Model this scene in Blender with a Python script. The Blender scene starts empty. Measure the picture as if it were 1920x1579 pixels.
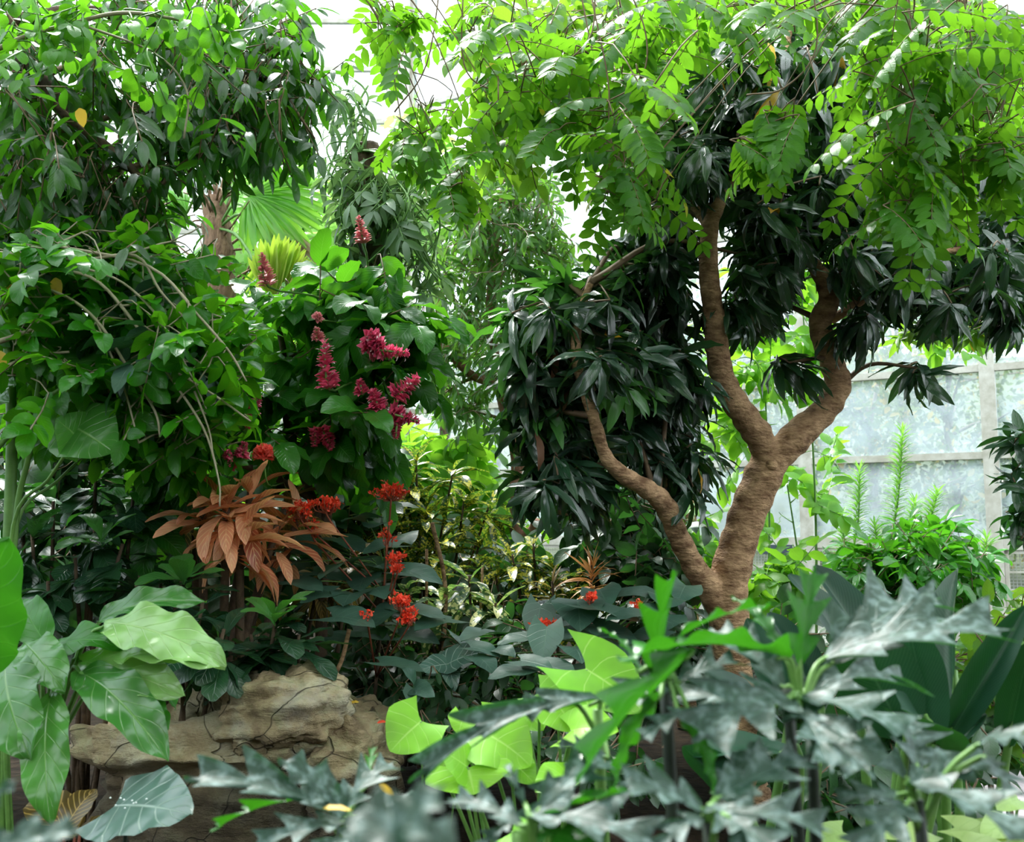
import bpy, math, random
import numpy as np
from mathutils import Vector, noise

# ------------------------------------------------------------------ camera, light, exposure
S = bpy.context.scene
COL = S.collection
EYE = 1.6
F = 1867.0                      # focal length in photo pixels (1920 wide)
PITCH = math.atan(197.5 / F)
cam_d = bpy.data.cameras.new('camera')
cam = bpy.data.objects.new('camera', cam_d)
COL.objects.link(cam)
cam.location = (0, 0, EYE)
cam.rotation_euler = (math.pi / 2 + PITCH, 0, 0)
cam_d.sensor_width = 36.0
cam_d.lens = 36.0 * F / 1920.0
cam_d.clip_start = 0.05
cam_d.clip_end = 300
cam_d.dof.use_dof = True
cam_d.dof.focus_distance = 5.6
cam_d.dof.aperture_fstop = 3.5
S.camera = cam

w = bpy.data.worlds.new('overcast_sky')
S.world = w
w.use_nodes = True
nt = w.node_tree
bg = nt.nodes['Background']
tc = nt.nodes.new('ShaderNodeTexCoord')
sx = nt.nodes.new('ShaderNodeSeparateXYZ')
rm = nt.nodes.new('ShaderNodeValToRGB')
nt.links.new(tc.outputs['Generated'], sx.inputs[0])
nt.links.new(sx.outputs['Z'], rm.inputs[0])
nt.links.new(rm.outputs[0], bg.inputs[0])
rm.color_ramp.elements[0].position = 0.0
rm.color_ramp.elements[0].color = (0.50, 0.56, 0.60, 1)
rm.color_ramp.elements[1].position = 0.75
rm.color_ramp.elements[1].color = (0.92, 0.97, 1.0, 1)
bg.inputs[1].default_value = 2.0

sun_d = bpy.data.lights.new('soft_sun', 'SUN')
sun = bpy.data.objects.new('soft_sun', sun_d)
COL.objects.link(sun)
sun_d.energy = 5.5
sun_d.angle = math.radians(18)
sun_d.color = (1.0, 0.97, 0.92)
sun.rotation_euler = Vector((0.30, -0.62, -1.0)).to_track_quat('-Z', 'Y').to_euler()   # comes from high up, behind the plants

S.view_settings.view_transform = 'Standard'
S.view_settings.look = 'None'
S.view_settings.gamma = 1.0
S.view_settings.exposure = 1.38
S.cycles.max_bounces = 6
S.cycles.diffuse_bounces = 3
S.cycles.glossy_bounces = 2
S.cycles.transmission_bounces = 3
S.cycles.transparent_max_bounces = 10
S.cycles.sample_clamp_indirect = 6.0
S.cycles.caustics_reflective = False
S.cycles.caustics_refractive = False

# ------------------------------------------------------------------ helpers
UPV = np.array((0., 0., 1.))
CF = np.array((0, math.cos(PITCH), math.sin(PITCH)))
CU = np.array((0, -math.sin(PITCH), math.cos(PITCH)))
CR = np.array((1., 0, 0))

def at(px, py, d):
    """the point of the place seen at photo pixel (px,py) that stands d metres in front of the camera"""
    v = CF + CR * ((px - 960) / F) + CU * ((789.5 - py) / F)
    return np.array((0, 0, EYE)) + v * (d / v[1])

def unit(v):
    v = np.asarray(v, float)
    n = np.linalg.norm(v, axis=-1, keepdims=True)
    return v / np.maximum(n, 1e-9)

def ss(x):
    x = np.clip(x, 0, 1)
    return x * x * (3 - 2 * x)

# ---- materials
def new_mat(name):
    m = bpy.data.materials.new(name)
    m.use_nodes = True
    n = m.node_tree
    for k in list(n.nodes):
        n.nodes.remove(k)
    return m, n, n.nodes.new('ShaderNodeOutputMaterial')

def N(nt, t, **kw):
    n = nt.nodes.new(t)
    for k, v in kw.items():
        setattr(n, k, v)
    return n

def math_n(nt, op, a, b=None, c=None, clamp=False):
    n = nt.nodes.new('ShaderNodeMath'); n.operation = op; n.use_clamp = clamp
    for i, x in enumerate((a, b, c)):
        if x is None: continue
        if isinstance(x, (int, float)): n.inputs[i].default_value = x
        else: nt.links.new(x, n.inputs[i])
    return n.outputs[0]

def mixc(nt, f, a, b, blend='MIX'):
    n = nt.nodes.new('ShaderNodeMix'); n.data_type = 'RGBA'; n.blend_type = blend
    if isinstance(f, (int, float)): n.inputs[0].default_value = f
    else: nt.links.new(f, n.inputs[0])
    for i, x in ((6, a), (7, b)):
        if isinstance(x, (tuple, list)): n.inputs[i].default_value = (*x[:3], 1)
        else: nt.links.new(x, n.inputs[i])
    return n.outputs[2]

def leafmat(name, c1, c2, vein=None, vs=0.5, rough=0.35, tr=0.35, trc=None, nv=9, bump=0.3,
            spots=None, mottle=None, rare=None, spec=0.5, veinw=0.07, coat=0.0):
    m, nt, out = new_mat(name)
    L = nt.links.new
    at_ = N(nt, 'ShaderNodeAttribute', attribute_name='rnd')
    uv = N(nt, 'ShaderNodeUVMap', uv_map='uv')
    sp = N(nt, 'ShaderNodeSeparateXYZ'); L(uv.outputs[0], sp.inputs[0])
    au = math_n(nt, 'ABSOLUTE', math_n(nt, 'SUBTRACT', sp.outputs[0], 0.5))        # 0 at midrib .5 at margin
    col = mixc(nt, at_.outputs['Fac'], c1, c2)
    tco = N(nt, 'ShaderNodeTexCoord')
    nz = N(nt, 'ShaderNodeTexNoise'); nz.inputs['Scale'].default_value = 9; L(tco.outputs['Object'], nz.inputs['Vector'])
    hv = N(nt, 'ShaderNodeHueSaturation'); L(col, hv.inputs['Color'])
    L(math_n(nt, 'MULTIPLY_ADD', nz.outputs[0], 0.9, 0.55), hv.inputs['Value']); col = hv.outputs[0]
    # side veins, slanting towards the tip
    ph = math_n(nt, 'SUBTRACT', math_n(nt, 'MULTIPLY', sp.outputs[1], nv), math_n(nt, 'MULTIPLY', au, nv * 0.55))
    fr = math_n(nt, 'ABSOLUTE', math_n(nt, 'SUBTRACT', math_n(nt, 'FRACT', ph), 0.5))
    side = math_n(nt, 'SUBTRACT', 1.0, math_n(nt, 'DIVIDE', fr, veinw * 1.6), clamp=True)
    mid = math_n(nt, 'SUBTRACT', 1.0, math_n(nt, 'DIVIDE', au, 0.025), clamp=True)
    v = math_n(nt, 'MAXIMUM', math_n(nt, 'MULTIPLY', side, 0.75), mid, clamp=True)
    if spots:
        n2 = N(nt, 'ShaderNodeTexVoronoi'); n2.inputs['Scale'].default_value = spots[1]
        L(tco.outputs['Object'], n2.inputs['Vector'])
        n3 = N(nt, 'ShaderNodeTexNoise'); n3.inputs['Scale'].default_value = spots[1] * 0.25
        L(tco.outputs['Object'], n3.inputs['Vector'])
        thr = math_n(nt, 'MULTIPLY', n3.outputs[0], spots[2])
        f = math_n(nt, 'GREATER_THAN', thr, n2.outputs['Distance'])
        col = mixc(nt, f, col, spots[0])
    if mottle:
        n2 = N(nt, 'ShaderNodeTexNoise'); n2.inputs['Scale'].default_value = mottle[1]; n2.inputs['Detail'].default_value = 4
        L(tco.outputs['Object'], n2.inputs['Vector'])
        f = math_n(nt, 'MULTIPLY_ADD', math_n(nt, 'SUBTRACT', n2.outputs[0], 0.5), 5.0, mottle[2], clamp=True)
        col = mixc(nt, f, col, mottle[0])
    if vein:
        col = mixc(nt, math_n(nt, 'MULTIPLY', v, vs), col, vein)
    if rare:
        f = math_n(nt, 'GREATER_THAN', at_.outputs['Fac'], rare[1])
        col = mixc(nt, f, col, rare[0])
    b = N(nt, 'ShaderNodeBsdfPrincipled')
    L(col, b.inputs['Base Color'])
    b.inputs['Roughness'].default_value = rough
    b.inputs['Specular IOR Level'].default_value = spec
    b.inputs['Coat Weight'].default_value = coat
    b.inputs['Coat Roughness'].default_value = 0.25
    bp = N(nt, 'ShaderNodeBump'); bp.inputs['Strength'].default_value = bump; bp.inputs['Distance'].default_value = 0.006
    L(math_n(nt, 'SUBTRACT', math_n(nt, 'MULTIPLY', nz.outputs[0], 0.6), math_n(nt, 'MULTIPLY', v, .3)), bp.inputs['Height'])
    L(bp.outputs[0], b.inputs['Normal'])
    t = N(nt, 'ShaderNodeBsdfTranslucent')
    if trc is None:
        trc = (min(1, c2[0] * 2.2 + 0.02), min(1, c2[1] * 2.4 + 0.03), c2[2] * 0.8)
    tcn = mixc(nt, 0.35, trc, col)
    if rare: tcn = mixc(nt, f, tcn, rare[0])
    L(tcn, t.inputs[0]); L(bp.outputs[0], t.inputs['Normal'])
    mx = N(nt, 'ShaderNodeMixShader'); mx.inputs[0].default_value = tr
    L(b.outputs[0], mx.inputs[1]); L(t.outputs[0], mx.inputs[2]); L(mx.outputs[0], out.inputs[0])
    return m

def plain(name, c, rough=0.6, c2=None, scale=12, bump=0.0, metal=0.0, detail=6, stretch=None, bscale=None, spec=0.4):
    m, nt, out = new_mat(name)
    b = N(nt, 'ShaderNodeBsdfPrincipled')
    b.inputs['Roughness'].default_value = rough
    b.inputs['Metallic'].default_value = metal
    b.inputs['Specular IOR Level'].default_value = spec
    if c2 is None:
        b.inputs['Base Color'].default_value = (*c, 1)
    tco = N(nt, 'ShaderNodeTexCoord')
    mp = N(nt, 'ShaderNodeMapping'); nt.links.new(tco.outputs['Object'], mp.inputs[0])
    if stretch: mp.inputs['Scale'].default_value = stretch
    nz = N(nt, 'ShaderNodeTexNoise'); nz.inputs['Scale'].default_value = scale; nz.inputs['Detail'].default_value = detail
    nz.inputs['Roughness'].default_value = 0.65
    nt.links.new(mp.outputs[0], nz.inputs['Vector'])
    if c2 is not None:
        r = N(nt, 'ShaderNodeValToRGB'); nt.links.new(nz.outputs[0], r.inputs[0])
        r.color_ramp.elements[0].position = 0.35; r.color_ramp.elements[0].color = (*c, 1)
        r.color_ramp.elements[1].position = 0.68; r.color_ramp.elements[1].color = (*c2, 1)
        nt.links.new(r.outputs[0], b.inputs['Base Color'])
    if bump:
        n2 = N(nt, 'ShaderNodeTexNoise'); n2.inputs['Scale'].default_value = bscale or scale * 2; n2.inputs['Detail'].default_value = 8
        nt.links.new(mp.outputs[0], n2.inputs['Vector'])
        bp = N(nt, 'ShaderNodeBump'); bp.inputs['Strength'].default_value = bump; bp.inputs['Distance'].default_value = 0.02
        nt.links.new(n2.outputs[0], bp.inputs['Height']); nt.links.new(bp.outputs[0], b.inputs['Normal'])
    nt.links.new(b.outputs[0], out.inputs[0])
    return m

# ---- meshes
def raw_mesh(name, V, Q, uv=None, rnd=None, smooth=True):
    me = bpy.data.meshes.new(name)
    V = np.asarray(V, np.float32); Q = np.asarray(Q, np.int32)
    k = Q.shape[1]
    me.vertices.add(len(V)); me.vertices.foreach_set('co', V.ravel())
    me.loops.add(Q.size); me.loops.foreach_set('vertex_index', Q.ravel())
    me.polygons.add(len(Q)); me.polygons.foreach_set('loop_start', np.arange(0, Q.size, k, dtype=np.int32))
    if uv is not None:
        l = me.uv_layers.new(name='uv'); l.data.foreach_set('uv', np.asarray(uv, np.float32)[Q.ravel()].ravel())
    if rnd is not None:
        a = me.attributes.new('rnd', 'FLOAT', 'POINT'); a.data.foreach_set('value', np.asarray(rnd, np.float32))
    me.polygons.foreach_set('use_smooth', np.full(len(Q), smooth))
    me.update(calc_edges=True)
    return me

def link(name, me, mat, parent=None, loc=None):
    o = bpy.data.objects.new(name, me)
    COL.objects.link(o)
    if mat:
        for m in (mat if isinstance(mat, (list, tuple)) else (mat,)): me.materials.append(m)
    if parent is not None:
        o.parent = parent
    if loc is not None: o.location = loc
    return o

def origin(o):
    """world position of a root or of a part (parts sit at their root's origin)"""
    p = np.zeros(3)
    while o is not None:
        p += np.array(o.location); o = o.parent
    return p

def thing(name, label, cat, loc, group=None):
    o = bpy.data.objects.new(name, None); COL.objects.link(o)
    o.empty_display_size = 0.1
    o.location = tuple(loc); o['label'] = label; o['category'] = cat
    if group: o['group'] = group
    return o

def struct(name, me, mat, parent=None):
    o = link(name, me, mat, parent)
    o['kind'] = 'structure'
    return o

def boxes(name, bl, smooth=False):
    """bl: list of (center, size, zrot)"""
    V, Q = [], []
    for c, s, rz in bl:
        x, y, z = [k / 2 for k in s]
        p = np.array([(-x, -y, -z), (x, -y, -z), (x, y, -z), (-x, y, -z), (-x, -y, z), (x, -y, z), (x, y, z), (-x, y, z)])
        ca, sa = math.cos(rz), math.sin(rz)
        p = np.stack([p[:, 0] * ca - p[:, 1] * sa, p[:, 0] * sa + p[:, 1] * ca, p[:, 2]], 1) + np.array(c)
        b = 8 * len(V)
        V.append(p)
        Q += [[b + i for i in q] for q in ((0, 3, 2, 1), (4, 5, 6, 7), (0, 1, 5, 4), (1, 2, 6, 5), (2, 3, 7, 6), (3, 0, 4, 7))]
    return raw_mesh(name, np.concatenate(V), Q, smooth=smooth)

def crom(pts, n):
    """Catmull-Rom through rows (x,y,z,r...)"""
    P = np.asarray(pts, float)
    P = np.vstack([2 * P[0] - P[1], P, 2 * P[-1] - P[-2]])
    out = []
    for i in range(1, len(P) - 2):
        t = np.linspace(0, 1, n, endpoint=False)[:, None]
        a, b, c, d = P[i - 1], P[i], P[i + 1], P[i + 2]
        out.append(0.5 * (2 * b + (c - a) * t + (2 * a - 5 * b + 4 * c - d) * t * t + (3 * b - a - 3 * c + d) * t ** 3))
    out.append(P[-2][None])
    return np.concatenate(out)

def tube_arrays(P, R, k, V, Q, base):
    """ring the polyline P (n,3) with radii R"""
    n = len(P)
    T = unit(np.gradient(P, axis=0))
    ref = np.array((0., 0, 1)) if abs(T[0, 2]) < 0.8 else np.array((1., 0, 0))
    A = np.empty_like(T); a0 = np.cross(T[0], ref)
    for q in range(n):                      # carry the ring's frame along the bend without twisting it
        a0 = unit(a0 - T[q] * (a0 @ T[q])); A[q] = a0
    B = np.cross(T, A)
    a = np.linspace(0, 2 * math.pi, k, endpoint=False)
    ring = P[:, None] + R[:, None, None] * (A[:, None] * np.cos(a)[None, :, None] + B[:, None] * np.sin(a)[None, :, None])
    V.append(ring.reshape(-1, 3))
    i = np.arange(n - 1)[:, None]; j = np.arange(k)[None]; j2 = (j + 1) % k
    q = np.stack([i * k + j, i * k + j2, (i + 1) * k + j2, (i + 1) * k + j], -1).reshape(-1, 4) + base
    Q.append(q)
    # closed ends with a fan of quads over the ring
    if k == 4:
        Q.append(np.array([[3, 2, 1, 0]]) + base); Q.append(np.array([[0, 1, 2, 3]]) + base + (n - 1) * k)
    else:
        for e, o in ((0, 1), ((n - 1) * k, 0)):
            for s in range(1, k - 2, 2):
                c = [0, s, s + 1, min(s + 2, k - 1)]
                if o: c = c[::-1]
                Q.append(np.array([c]) + base + e)
    return base + n * k

def tubes_mesh(name, tubes, k=5, org=(0, 0, 0)):
    V, Q, b = [], [], 0
    for P, R in tubes:
        P = np.asarray(P, float)
        R = np.full(len(P), R) if np.isscalar(R) else np.asarray(R, float)
        b = tube_arrays(P, R, k, V, Q, b)
    return raw_mesh(name, np.concatenate(V) - np.array(org), np.concatenate(Q))

def tubes_obj(name, tubes, mat, parent, k=5):
    return link(name, tubes_mesh(name, tubes, k, origin(parent)), mat, parent)

# ---- leaves
def P_(a, b, W):
    pk = a / (a + b); mx = pk ** a * (1 - pk) ** b
    return lambda t: W * (np.clip(t, 0.004, 1) ** a) * (np.clip(1 - t, 0.003, 1) ** b) / mx

def tmpl(prof, ny=6, nx=2, curl=0.6, fold=0.25, sweep=None, wave=0.0, wn=4, twist=0.0, ph=0.0, sidecurl=0.0):
    t = np.linspace(0, 1, ny + 1); s = np.linspace(-1, 1, nx + 1)
    th = -curl * t
    y = np.concatenate([[0], np.cumsum((np.cos(th[1:]) + np.cos(th[:-1])) / 2 / ny)])
    z = np.concatenate([[0], np.cumsum((np.sin(th[1:]) + np.sin(th[:-1])) / 2 / ny)])
    T, Sg = np.meshgrid(t, s, indexing='ij')
    W = prof(t)[:, None] * np.ones_like(Sg)
    x = Sg * W
    off = fold * abs(Sg) * W + wave * np.sin(T * wn * 2 * math.pi + ph + (Sg > 0) * 1.3) * Sg ** 2 - sidecurl * Sg ** 2 * W
    tw = twist * T
    x, off = x * np.cos(tw) - off * np.sin(tw), x * np.sin(tw) + off * np.cos(tw)
    sw = (sweep(T) if sweep is not None else 0.0) * abs(Sg) ** 1.4 * W
    cy, cz = np.cos(th)[:, None], np.sin(th)[:, None]
    Y = y[:, None] + sw * cy - off * cz
    Z = z[:, None] + sw * cz + off * cy
    V = np.stack([x, Y, Z], -1).reshape(-1, 3)
    i = np.arange(ny)[:, None]; j = np.arange(nx)[None]; c = nx + 1
    Q = np.stack([i * c + j, i * c + j + 1, (i + 1) * c + j + 1, (i + 1) * c + j], -1).reshape(-1, 4)
    uv = np.stack([(Sg + 1) / 2, T], -1).reshape(-1, 2)
    return V, Q, uv, np.array((0, y[-1], z[-1]))

class Leaves:
    def __init__(s): s.p, s.a, s.n, s.s, s.r = [], [], [], [], []
    def add(s, p, a, n, sc, r):
        s.p.append(p); s.a.append(a); s.n.append(n); s.s.append(sc); s.r.append(r)
    def mesh(s, name, temps, org, seed=0):
        rg = np.random.default_rng(seed)
        P = np.array(s.p) - np.array(org); A = unit(np.array(s.a)); Nn = np.array(s.n, float)
        Nn = Nn - A * (Nn * A).sum(1, keepdims=True); bad = np.linalg.norm(Nn, axis=1) < 1e-3
        Nn[bad] = np.cross(A[bad], (1, 0.1, 0)); Nn = unit(Nn)
        X = np.cross(A, Nn); Sc = np.array(s.s); R = np.array(s.r)
        ti = rg.integers(0, len(temps), len(P))
        Vs, Qs, U, Rn, b = [], [], [], [], 0
        for k, T in enumerate(temps):
            m = ti == k
            if not m.any(): continue
            tv, tq, tu, _ = T
            v = (P[m][:, None] + Sc[m][:, None, None] * (X[m][:, None] * tv[None, :, 0:1] + A[m][:, None] * tv[None, :, 1:2] + Nn[m][:, None] * tv[None, :, 2:3]))
            c = m.sum()
            Vs.append(v.reshape(-1, 3)); Qs.append((tq[None] + (np.arange(c) * len(tv))[:, None, None]).reshape(-1, 4) + b)
            U.append(np.tile(tu, (c, 1))); Rn.append(np.repeat(R[m], len(tv))); b += c * len(tv)
        return raw_mesh(name, np.concatenate(Vs), np.concatenate(Qs), np.concatenate(U), np.concatenate(Rn))

def big_leaf(name, B, T, nrm, tm, mat, parent, width=1.0, r=0.5, label=None):
    """one leaf from base point B to tip point T; nrm: which way its upper face looks"""
    B, T = np.asarray(B, float), np.asarray(T, float)
    tv, tq, tu, tip = tm
    ch = T - B; sc = np.linalg.norm(ch) / np.linalg.norm(tip)
    e = unit(ch); n = np.asarray(nrm, float); n = unit(n - e * (n @ e))
    # frame of the template chord: e0 along (0,ty,tz), n0 perpendicular
    ty, tz = tip[1:] / np.linalg.norm(tip)
    a = e * ty - n * tz; nn = e * tz + n * ty
    X = np.cross(a, nn)
    V = B + sc * (X * tv[:, 0:1] * width + a * tv[:, 1:2] + nn * tv[:, 2:3])
    me = raw_mesh(name, V - origin(parent), tq, tu, np.full(len(V), r))
    o = link(name, me, mat, parent)
    if label: o['label'] = label
    return o

# leaf templates ---------------------------------------------------
lance = P_(0.75, 0.9, 0.15)
T_MANGO = [tmpl(P_(0.8, 0.85, w_), 7, 2, c, 0.35, wave=0.018, wn=3, ph=p) for w_, c, p in ((0.095, 0.9, 0), (0.105, 1.3, 1), (0.09, 0.5, 2), (0.115, 1.0, 3))]
T_DROOP = [tmpl(P_(0.7, 0.8, w_), 5, 2, c, 0.3) for w_, c in ((0.145, 0.6), (0.125, 0.9), (0.16, 0.3))]
T_OVATE = [tmpl(P_(0.5, 0.75, w_), 5, 2, c, 0.25, wave=0.02, wn=2) for w_, c in ((0.27, 0.5), (0.30, 0.9), (0.24, 0.2))]
T_SMALL = [tmpl(P_(0.5, 0.6, w_), 3, 2, c, 0.3) for w_, c in ((0.22, 0.5), (0.26, 0.8))]
T_LFT = [tmpl(P_(0.45, 0.6, w_), 4, 2, c, 0.15) for w_, c in ((0.25, 0.3), (0.23, 0.6))]
T_FINE = [tmpl(P_(0.5, 0.6, 0.13), 3, 2, c, 0.3) for c in (0.4, 1.0)]
T_BIGOV = [tmpl(P_(0.55, 0.65, w_), 9, 4, c, 0.28, wave=0.03, wn=3, ph=p) for w_, c, p in ((0.27, 0.8, 0), (0.30, 1.2, 1), (0.25, 0.5, 2))]
T_OBOV = [tmpl(P_(1.1, 0.42, w_), 7, 2, c, 0.22, wave=0.02, wn=2) for w_, c in ((0.22, 0.6), (0.25, 1.0), (0.2, 0.3))]
T_CROT = [tmpl(P_(0.8, 0.7, w_), 8, 2, c, 0.45, wave=0.012, wn=2) for w_, c in ((0.12, 0.9), (0.14, 1.3), (0.11, 0.5))]
T_STRAP = [tmpl(P_(0.4, 0.7, 0.045), 6, 2, c, 0.4) for c in (0.5, 1.1)]
T_NEED = [tmpl(P_(0.4, 0.6, 0.07), 3, 2, c, 0.3) for c in (0.2, 0.7)]
hs = lambda t: np.where(t < 0.3, -1.1 * (1 - t / 0.3), 0.0)
def heartp(W): return lambda t: W * np.where(t < 0.3, 0.72 + 0.28 * ss(t / 0.3), np.clip((1 - t) / 0.7, 0.002, 1) ** 0.72 * (1 + 0.25 * (t - 0.3)))
T_HEART = [tmpl(heartp(w_), 9, 4, c, f, hs, wave=0.02, wn=2, ph=p) for w_, c, f, p in ((0.42, 0.3, 0.12, 0), (0.46, 0.6, 0.2, 1), (0.40, 0.8, 0.05, 2))]
T_PETAL = [tmpl(P_(0.5, 0.5, 0.28), 3, 2, c, 0.4) for c in (0.2, 0.9)]

def lobed(W, n, deep, seed=0):
    def f(t):
        env = np.clip(t, 0.02, 1) ** 0.45 * np.clip(1 - t, 0.003, 1) ** 0.8 * 1.9
        s_ = 1 - abs(((t * n + 0.25) % 1) - 0.5) / 0.5
        return W * env * ((1 - deep) + deep * np.clip(s_, 0, 1) ** 1.35)
    return f
T_LOBE = [tmpl(lobed(w_, n, d), 56, 6, c, f, lambda t: 0.8 + 0 * t, wave=0.02, wn=3, ph=p) for w_, n, d, c, f, p in
          ((0.46, 3, 0.80, 0.7, 0.15, 0), (0.48, 3, 0.84, 1.1, 0.05, 1), (0.42, 3, 0.8, 0.4, 0.25, 2))]
T_LOBEB = [tmpl(lobed(w_, n, d), 48, 6, c, f, lambda t: 0.3 + 0 * t, wave=0.03, wn=4, ph=p) for w_, n, d, c, f, p in
          ((0.34, 3, 0.6, 0.6, 0.2, 0), (0.30, 4, 0.65, 0.9, 0.1, 1))]

# ---- growing a plant's branches
def rot_about(v, k, a):
    return v * math.cos(a) + np.cross(k, v) * math.sin(a) + k * (k @ v) * (1 - math.cos(a))

def randdir(rg, zlo=-1, zhi=1):
    z = rg.uniform(zlo, zhi); p = rg.uniform(0, 2 * math.pi); r = math.sqrt(max(0, 1 - z * z))
    return np.array((r * math.cos(p), r * math.sin(p), z))

def leaf_whorl(LV, rg, p, up, n, L, lo=-0.9, hi=0.25, rr=None):
    a0 = rg.uniform(0, 6.28)
    side = unit(np.cross(up, (0.3, 1, 0.1)))
    for k in range(n):
        el = rg.uniform(lo, hi)
        h = rot_about(side, up, a0 + k * 2.4 + rg.uniform(-.3, .3))
        a = h * math.cos(el) + up * math.sin(el)
        LV.add(p - up * rg.uniform(0, 0.05), a, up * math.cos(el) - h * math.sin(el) + 0.25 * randdir(rg), L * rg.uniform(.7, 1.1), rg.random() if rr is None else rr)

def leaf_alt(LV, rg, P0, P1, n, L, droop=0.5, spread=0.9):
    d = unit(P1 - P0)
    s = np.cross(d, UPV)
    s = unit(s) if np.linalg.norm(s) > 0.05 else np.array((1., 0, 0))
    s = rot_about(s, d, rg.uniform(-.9, .9))
    r0 = rg.random()
    for k in range(n):
        t = (k + 0.7) / n
        sg = 1 if k % 2 else -1
        a = d * (1 - 0.4 * spread) + s * sg * spread + np.array((0, 0, -droop)) + 0.42 * randdir(rg)
        nn = np.cross(s, d); nn = nn * (1 if nn[2] > 0 else -1) + 0.65 * randdir(rg) + np.array((0, -0.15, 0.3))
        LV.add(P0 + (P1 - P0) * t, a, nn, L * rg.uniform(.7, 1.15), np.clip(0.6 * r0 + 0.4 * rg.random(), 0, 0.999))
    LV.add(P1, d + np.array((0, 0, -droop * 0.7)), np.array((0, -.3, 1)) + 0.3 * randdir(rg), L * 1.05, r0)

def leaf_pinnate(LV, TB, rg, P0, d, Ln, n, L, droop=0.7):
    """a feather-like compound leaf: opposite leaflets along a sagging rachis"""
    d = unit(d)
    side = np.cross(d, UPV)
    side = unit(side) if np.linalg.norm(side) > 0.05 else np.array((1., 0, 0))
    side = unit(rot_about(side, d, rg.uniform(-.7, .7)))
    pts = [P0]; dd = d.copy(); r0 = rg.random()
    for k in range(n):
        dd = unit(dd + np.array((0, 0, -droop / n)))
        pts.append(pts[-1] + dd * Ln / n)
        s2 = unit(side - dd * (side @ dd)); nn = np.cross(s2, dd); nn = nn if nn[2] > 0 else -nn
        sz = L * (0.75 + 0.5 * math.sin(math.pi * (k + 1) / (n + 1)))
        for sg in (-1, 1):
            LV.add(pts[-1], dd * 0.45 + s2 * sg + np.array((0, 0, -0.22)) + 0.12 * randdir(rg), nn + 0.25 * randdir(rg), sz * rg.uniform(.85, 1.1), np.clip(r0 * 0.7 + 0.3 * rg.random(), 0, .99))
    LV.add(pts[-1], dd, nn, L, r0)
    TB.append((np.array(pts), np.linspace(0.0028, 0.0012, n + 1)))

def grow(root, blobs, sp, wood, mat, temps, skel=None, seed=1, bname='branch', fname='foliage', r0=0.02, base=None):
    """one branch part (with its twigs) and its foliage per blob (cx,cy,rx,ry,depth,dspread,n)"""
    rg = np.random.default_rng(seed)
    org = np.array(root.location)
    for bi, b in enumerate(blobs):
        cx, cy, rx, ry, d, dd, n = b[:7]
        C = at(cx, cy, d)
        if skel is not None:
            sk = np.asarray(skel)[:, :3]
            dist = np.linalg.norm(sk - C, axis=1) + np.maximum(0, sk[:, 2] - C[2] + 0.1) * 0.4
            A = sk[np.argmin(dist)]
        else:
            A = np.asarray(base if base is not None else org)
        m = (A + C) / 2 + np.array((0, 0, 0.12 * np.linalg.norm(C - A))) + 0.05 * randdir(rg)
        main = crom([A, m, C], 5)
        TB = [(main, np.linspace(r0, r0 * 0.35, len(main)))]
        LV = Leaves()
        st = sp['style']; L = sp['L']
        nodes = [q_ for q_ in main[len(main) // 3:]]
        for k in range(int(n * sp.get('dens', 1))):
            q = rg.uniform(-1, 1, 2)
            while q @ q > 1: q = rg.uniform(-1, 1, 2)
            E = at(cx + rx * q[0], cy + ry * q[1], d + rg.normal() * dd)
            if E[2] < 0.05: E[2] = 0.05 + rg.random() * 0.1
            cand = np.array(nodes); dq = np.linalg.norm(cand - E, axis=1) * rg.uniform(.75, 1.3, len(cand)); Bp = cand[np.argmin(dq + (dq < .06) * 9)]
            v = E - Bp; ln = np.linalg.norm(v)
            nodes.append(Bp + v * .6); nodes.append(E)
            if st == 'whorl':
                up = unit(unit(v) * 0.7 + np.array((0, 0, 0.8)) + 0.3 * randdir(rg))
                TB.append((crom([Bp, Bp + v * 0.55 + UPV * ln * .06, E], 2), 0.005))
                leaf_whorl(LV, rg, E, up, sp['n'], L, sp.get('lo', -.9), sp.get('hi', .25))
            elif st == 'alt':
                dr = unit(unit(v) * sp.get('out', .6) + np.array((0, 0, -sp.get('hang', .3))) + 0.6 * randdir(rg))
                tl = sp.get('tl', 0.25) * rg.uniform(.6, 1.2)
                S0 = E - dr * tl * 0.5
                TB.append((crom([Bp, Bp + (S0 - Bp) * 0.6 + UPV * ln * 0.08, S0, E + dr * tl * .5], 2), 0.0035))
                leaf_alt(LV, rg, S0, E + dr * tl * .5, sp['n'], L, sp.get('droop', .5), sp.get('spread', .9))
            elif st == 'pinnate':
                dr = unit(unit(v) * .5 + np.array((0, 0, -.25)) + 0.9 * randdir(rg, -.6, .4))
                S0 = E - dr * 0.1
                TB.append((crom([Bp, Bp + (S0 - Bp) * 0.6 + UPV * ln * .08, S0], 2), 0.0035))
                leaf_pinnate(LV, TB, rg, S0, dr, sp['rl'] * rg.uniform(.7, 1.15), sp['n'], L)
        br = tubes_obj(bname, TB, wood, root, k=4)
        o = link(fname, LV.mesh(fname, temps, org, seed + bi), mat, br)

def rosette(LV, rg, p, n, L, lo, hi, up=(0, 0, 1), rr=None):
    leaf_whorl(LV, rg, np.asarray(p, float), unit(up), n, L, lo, hi, rr)

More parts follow.
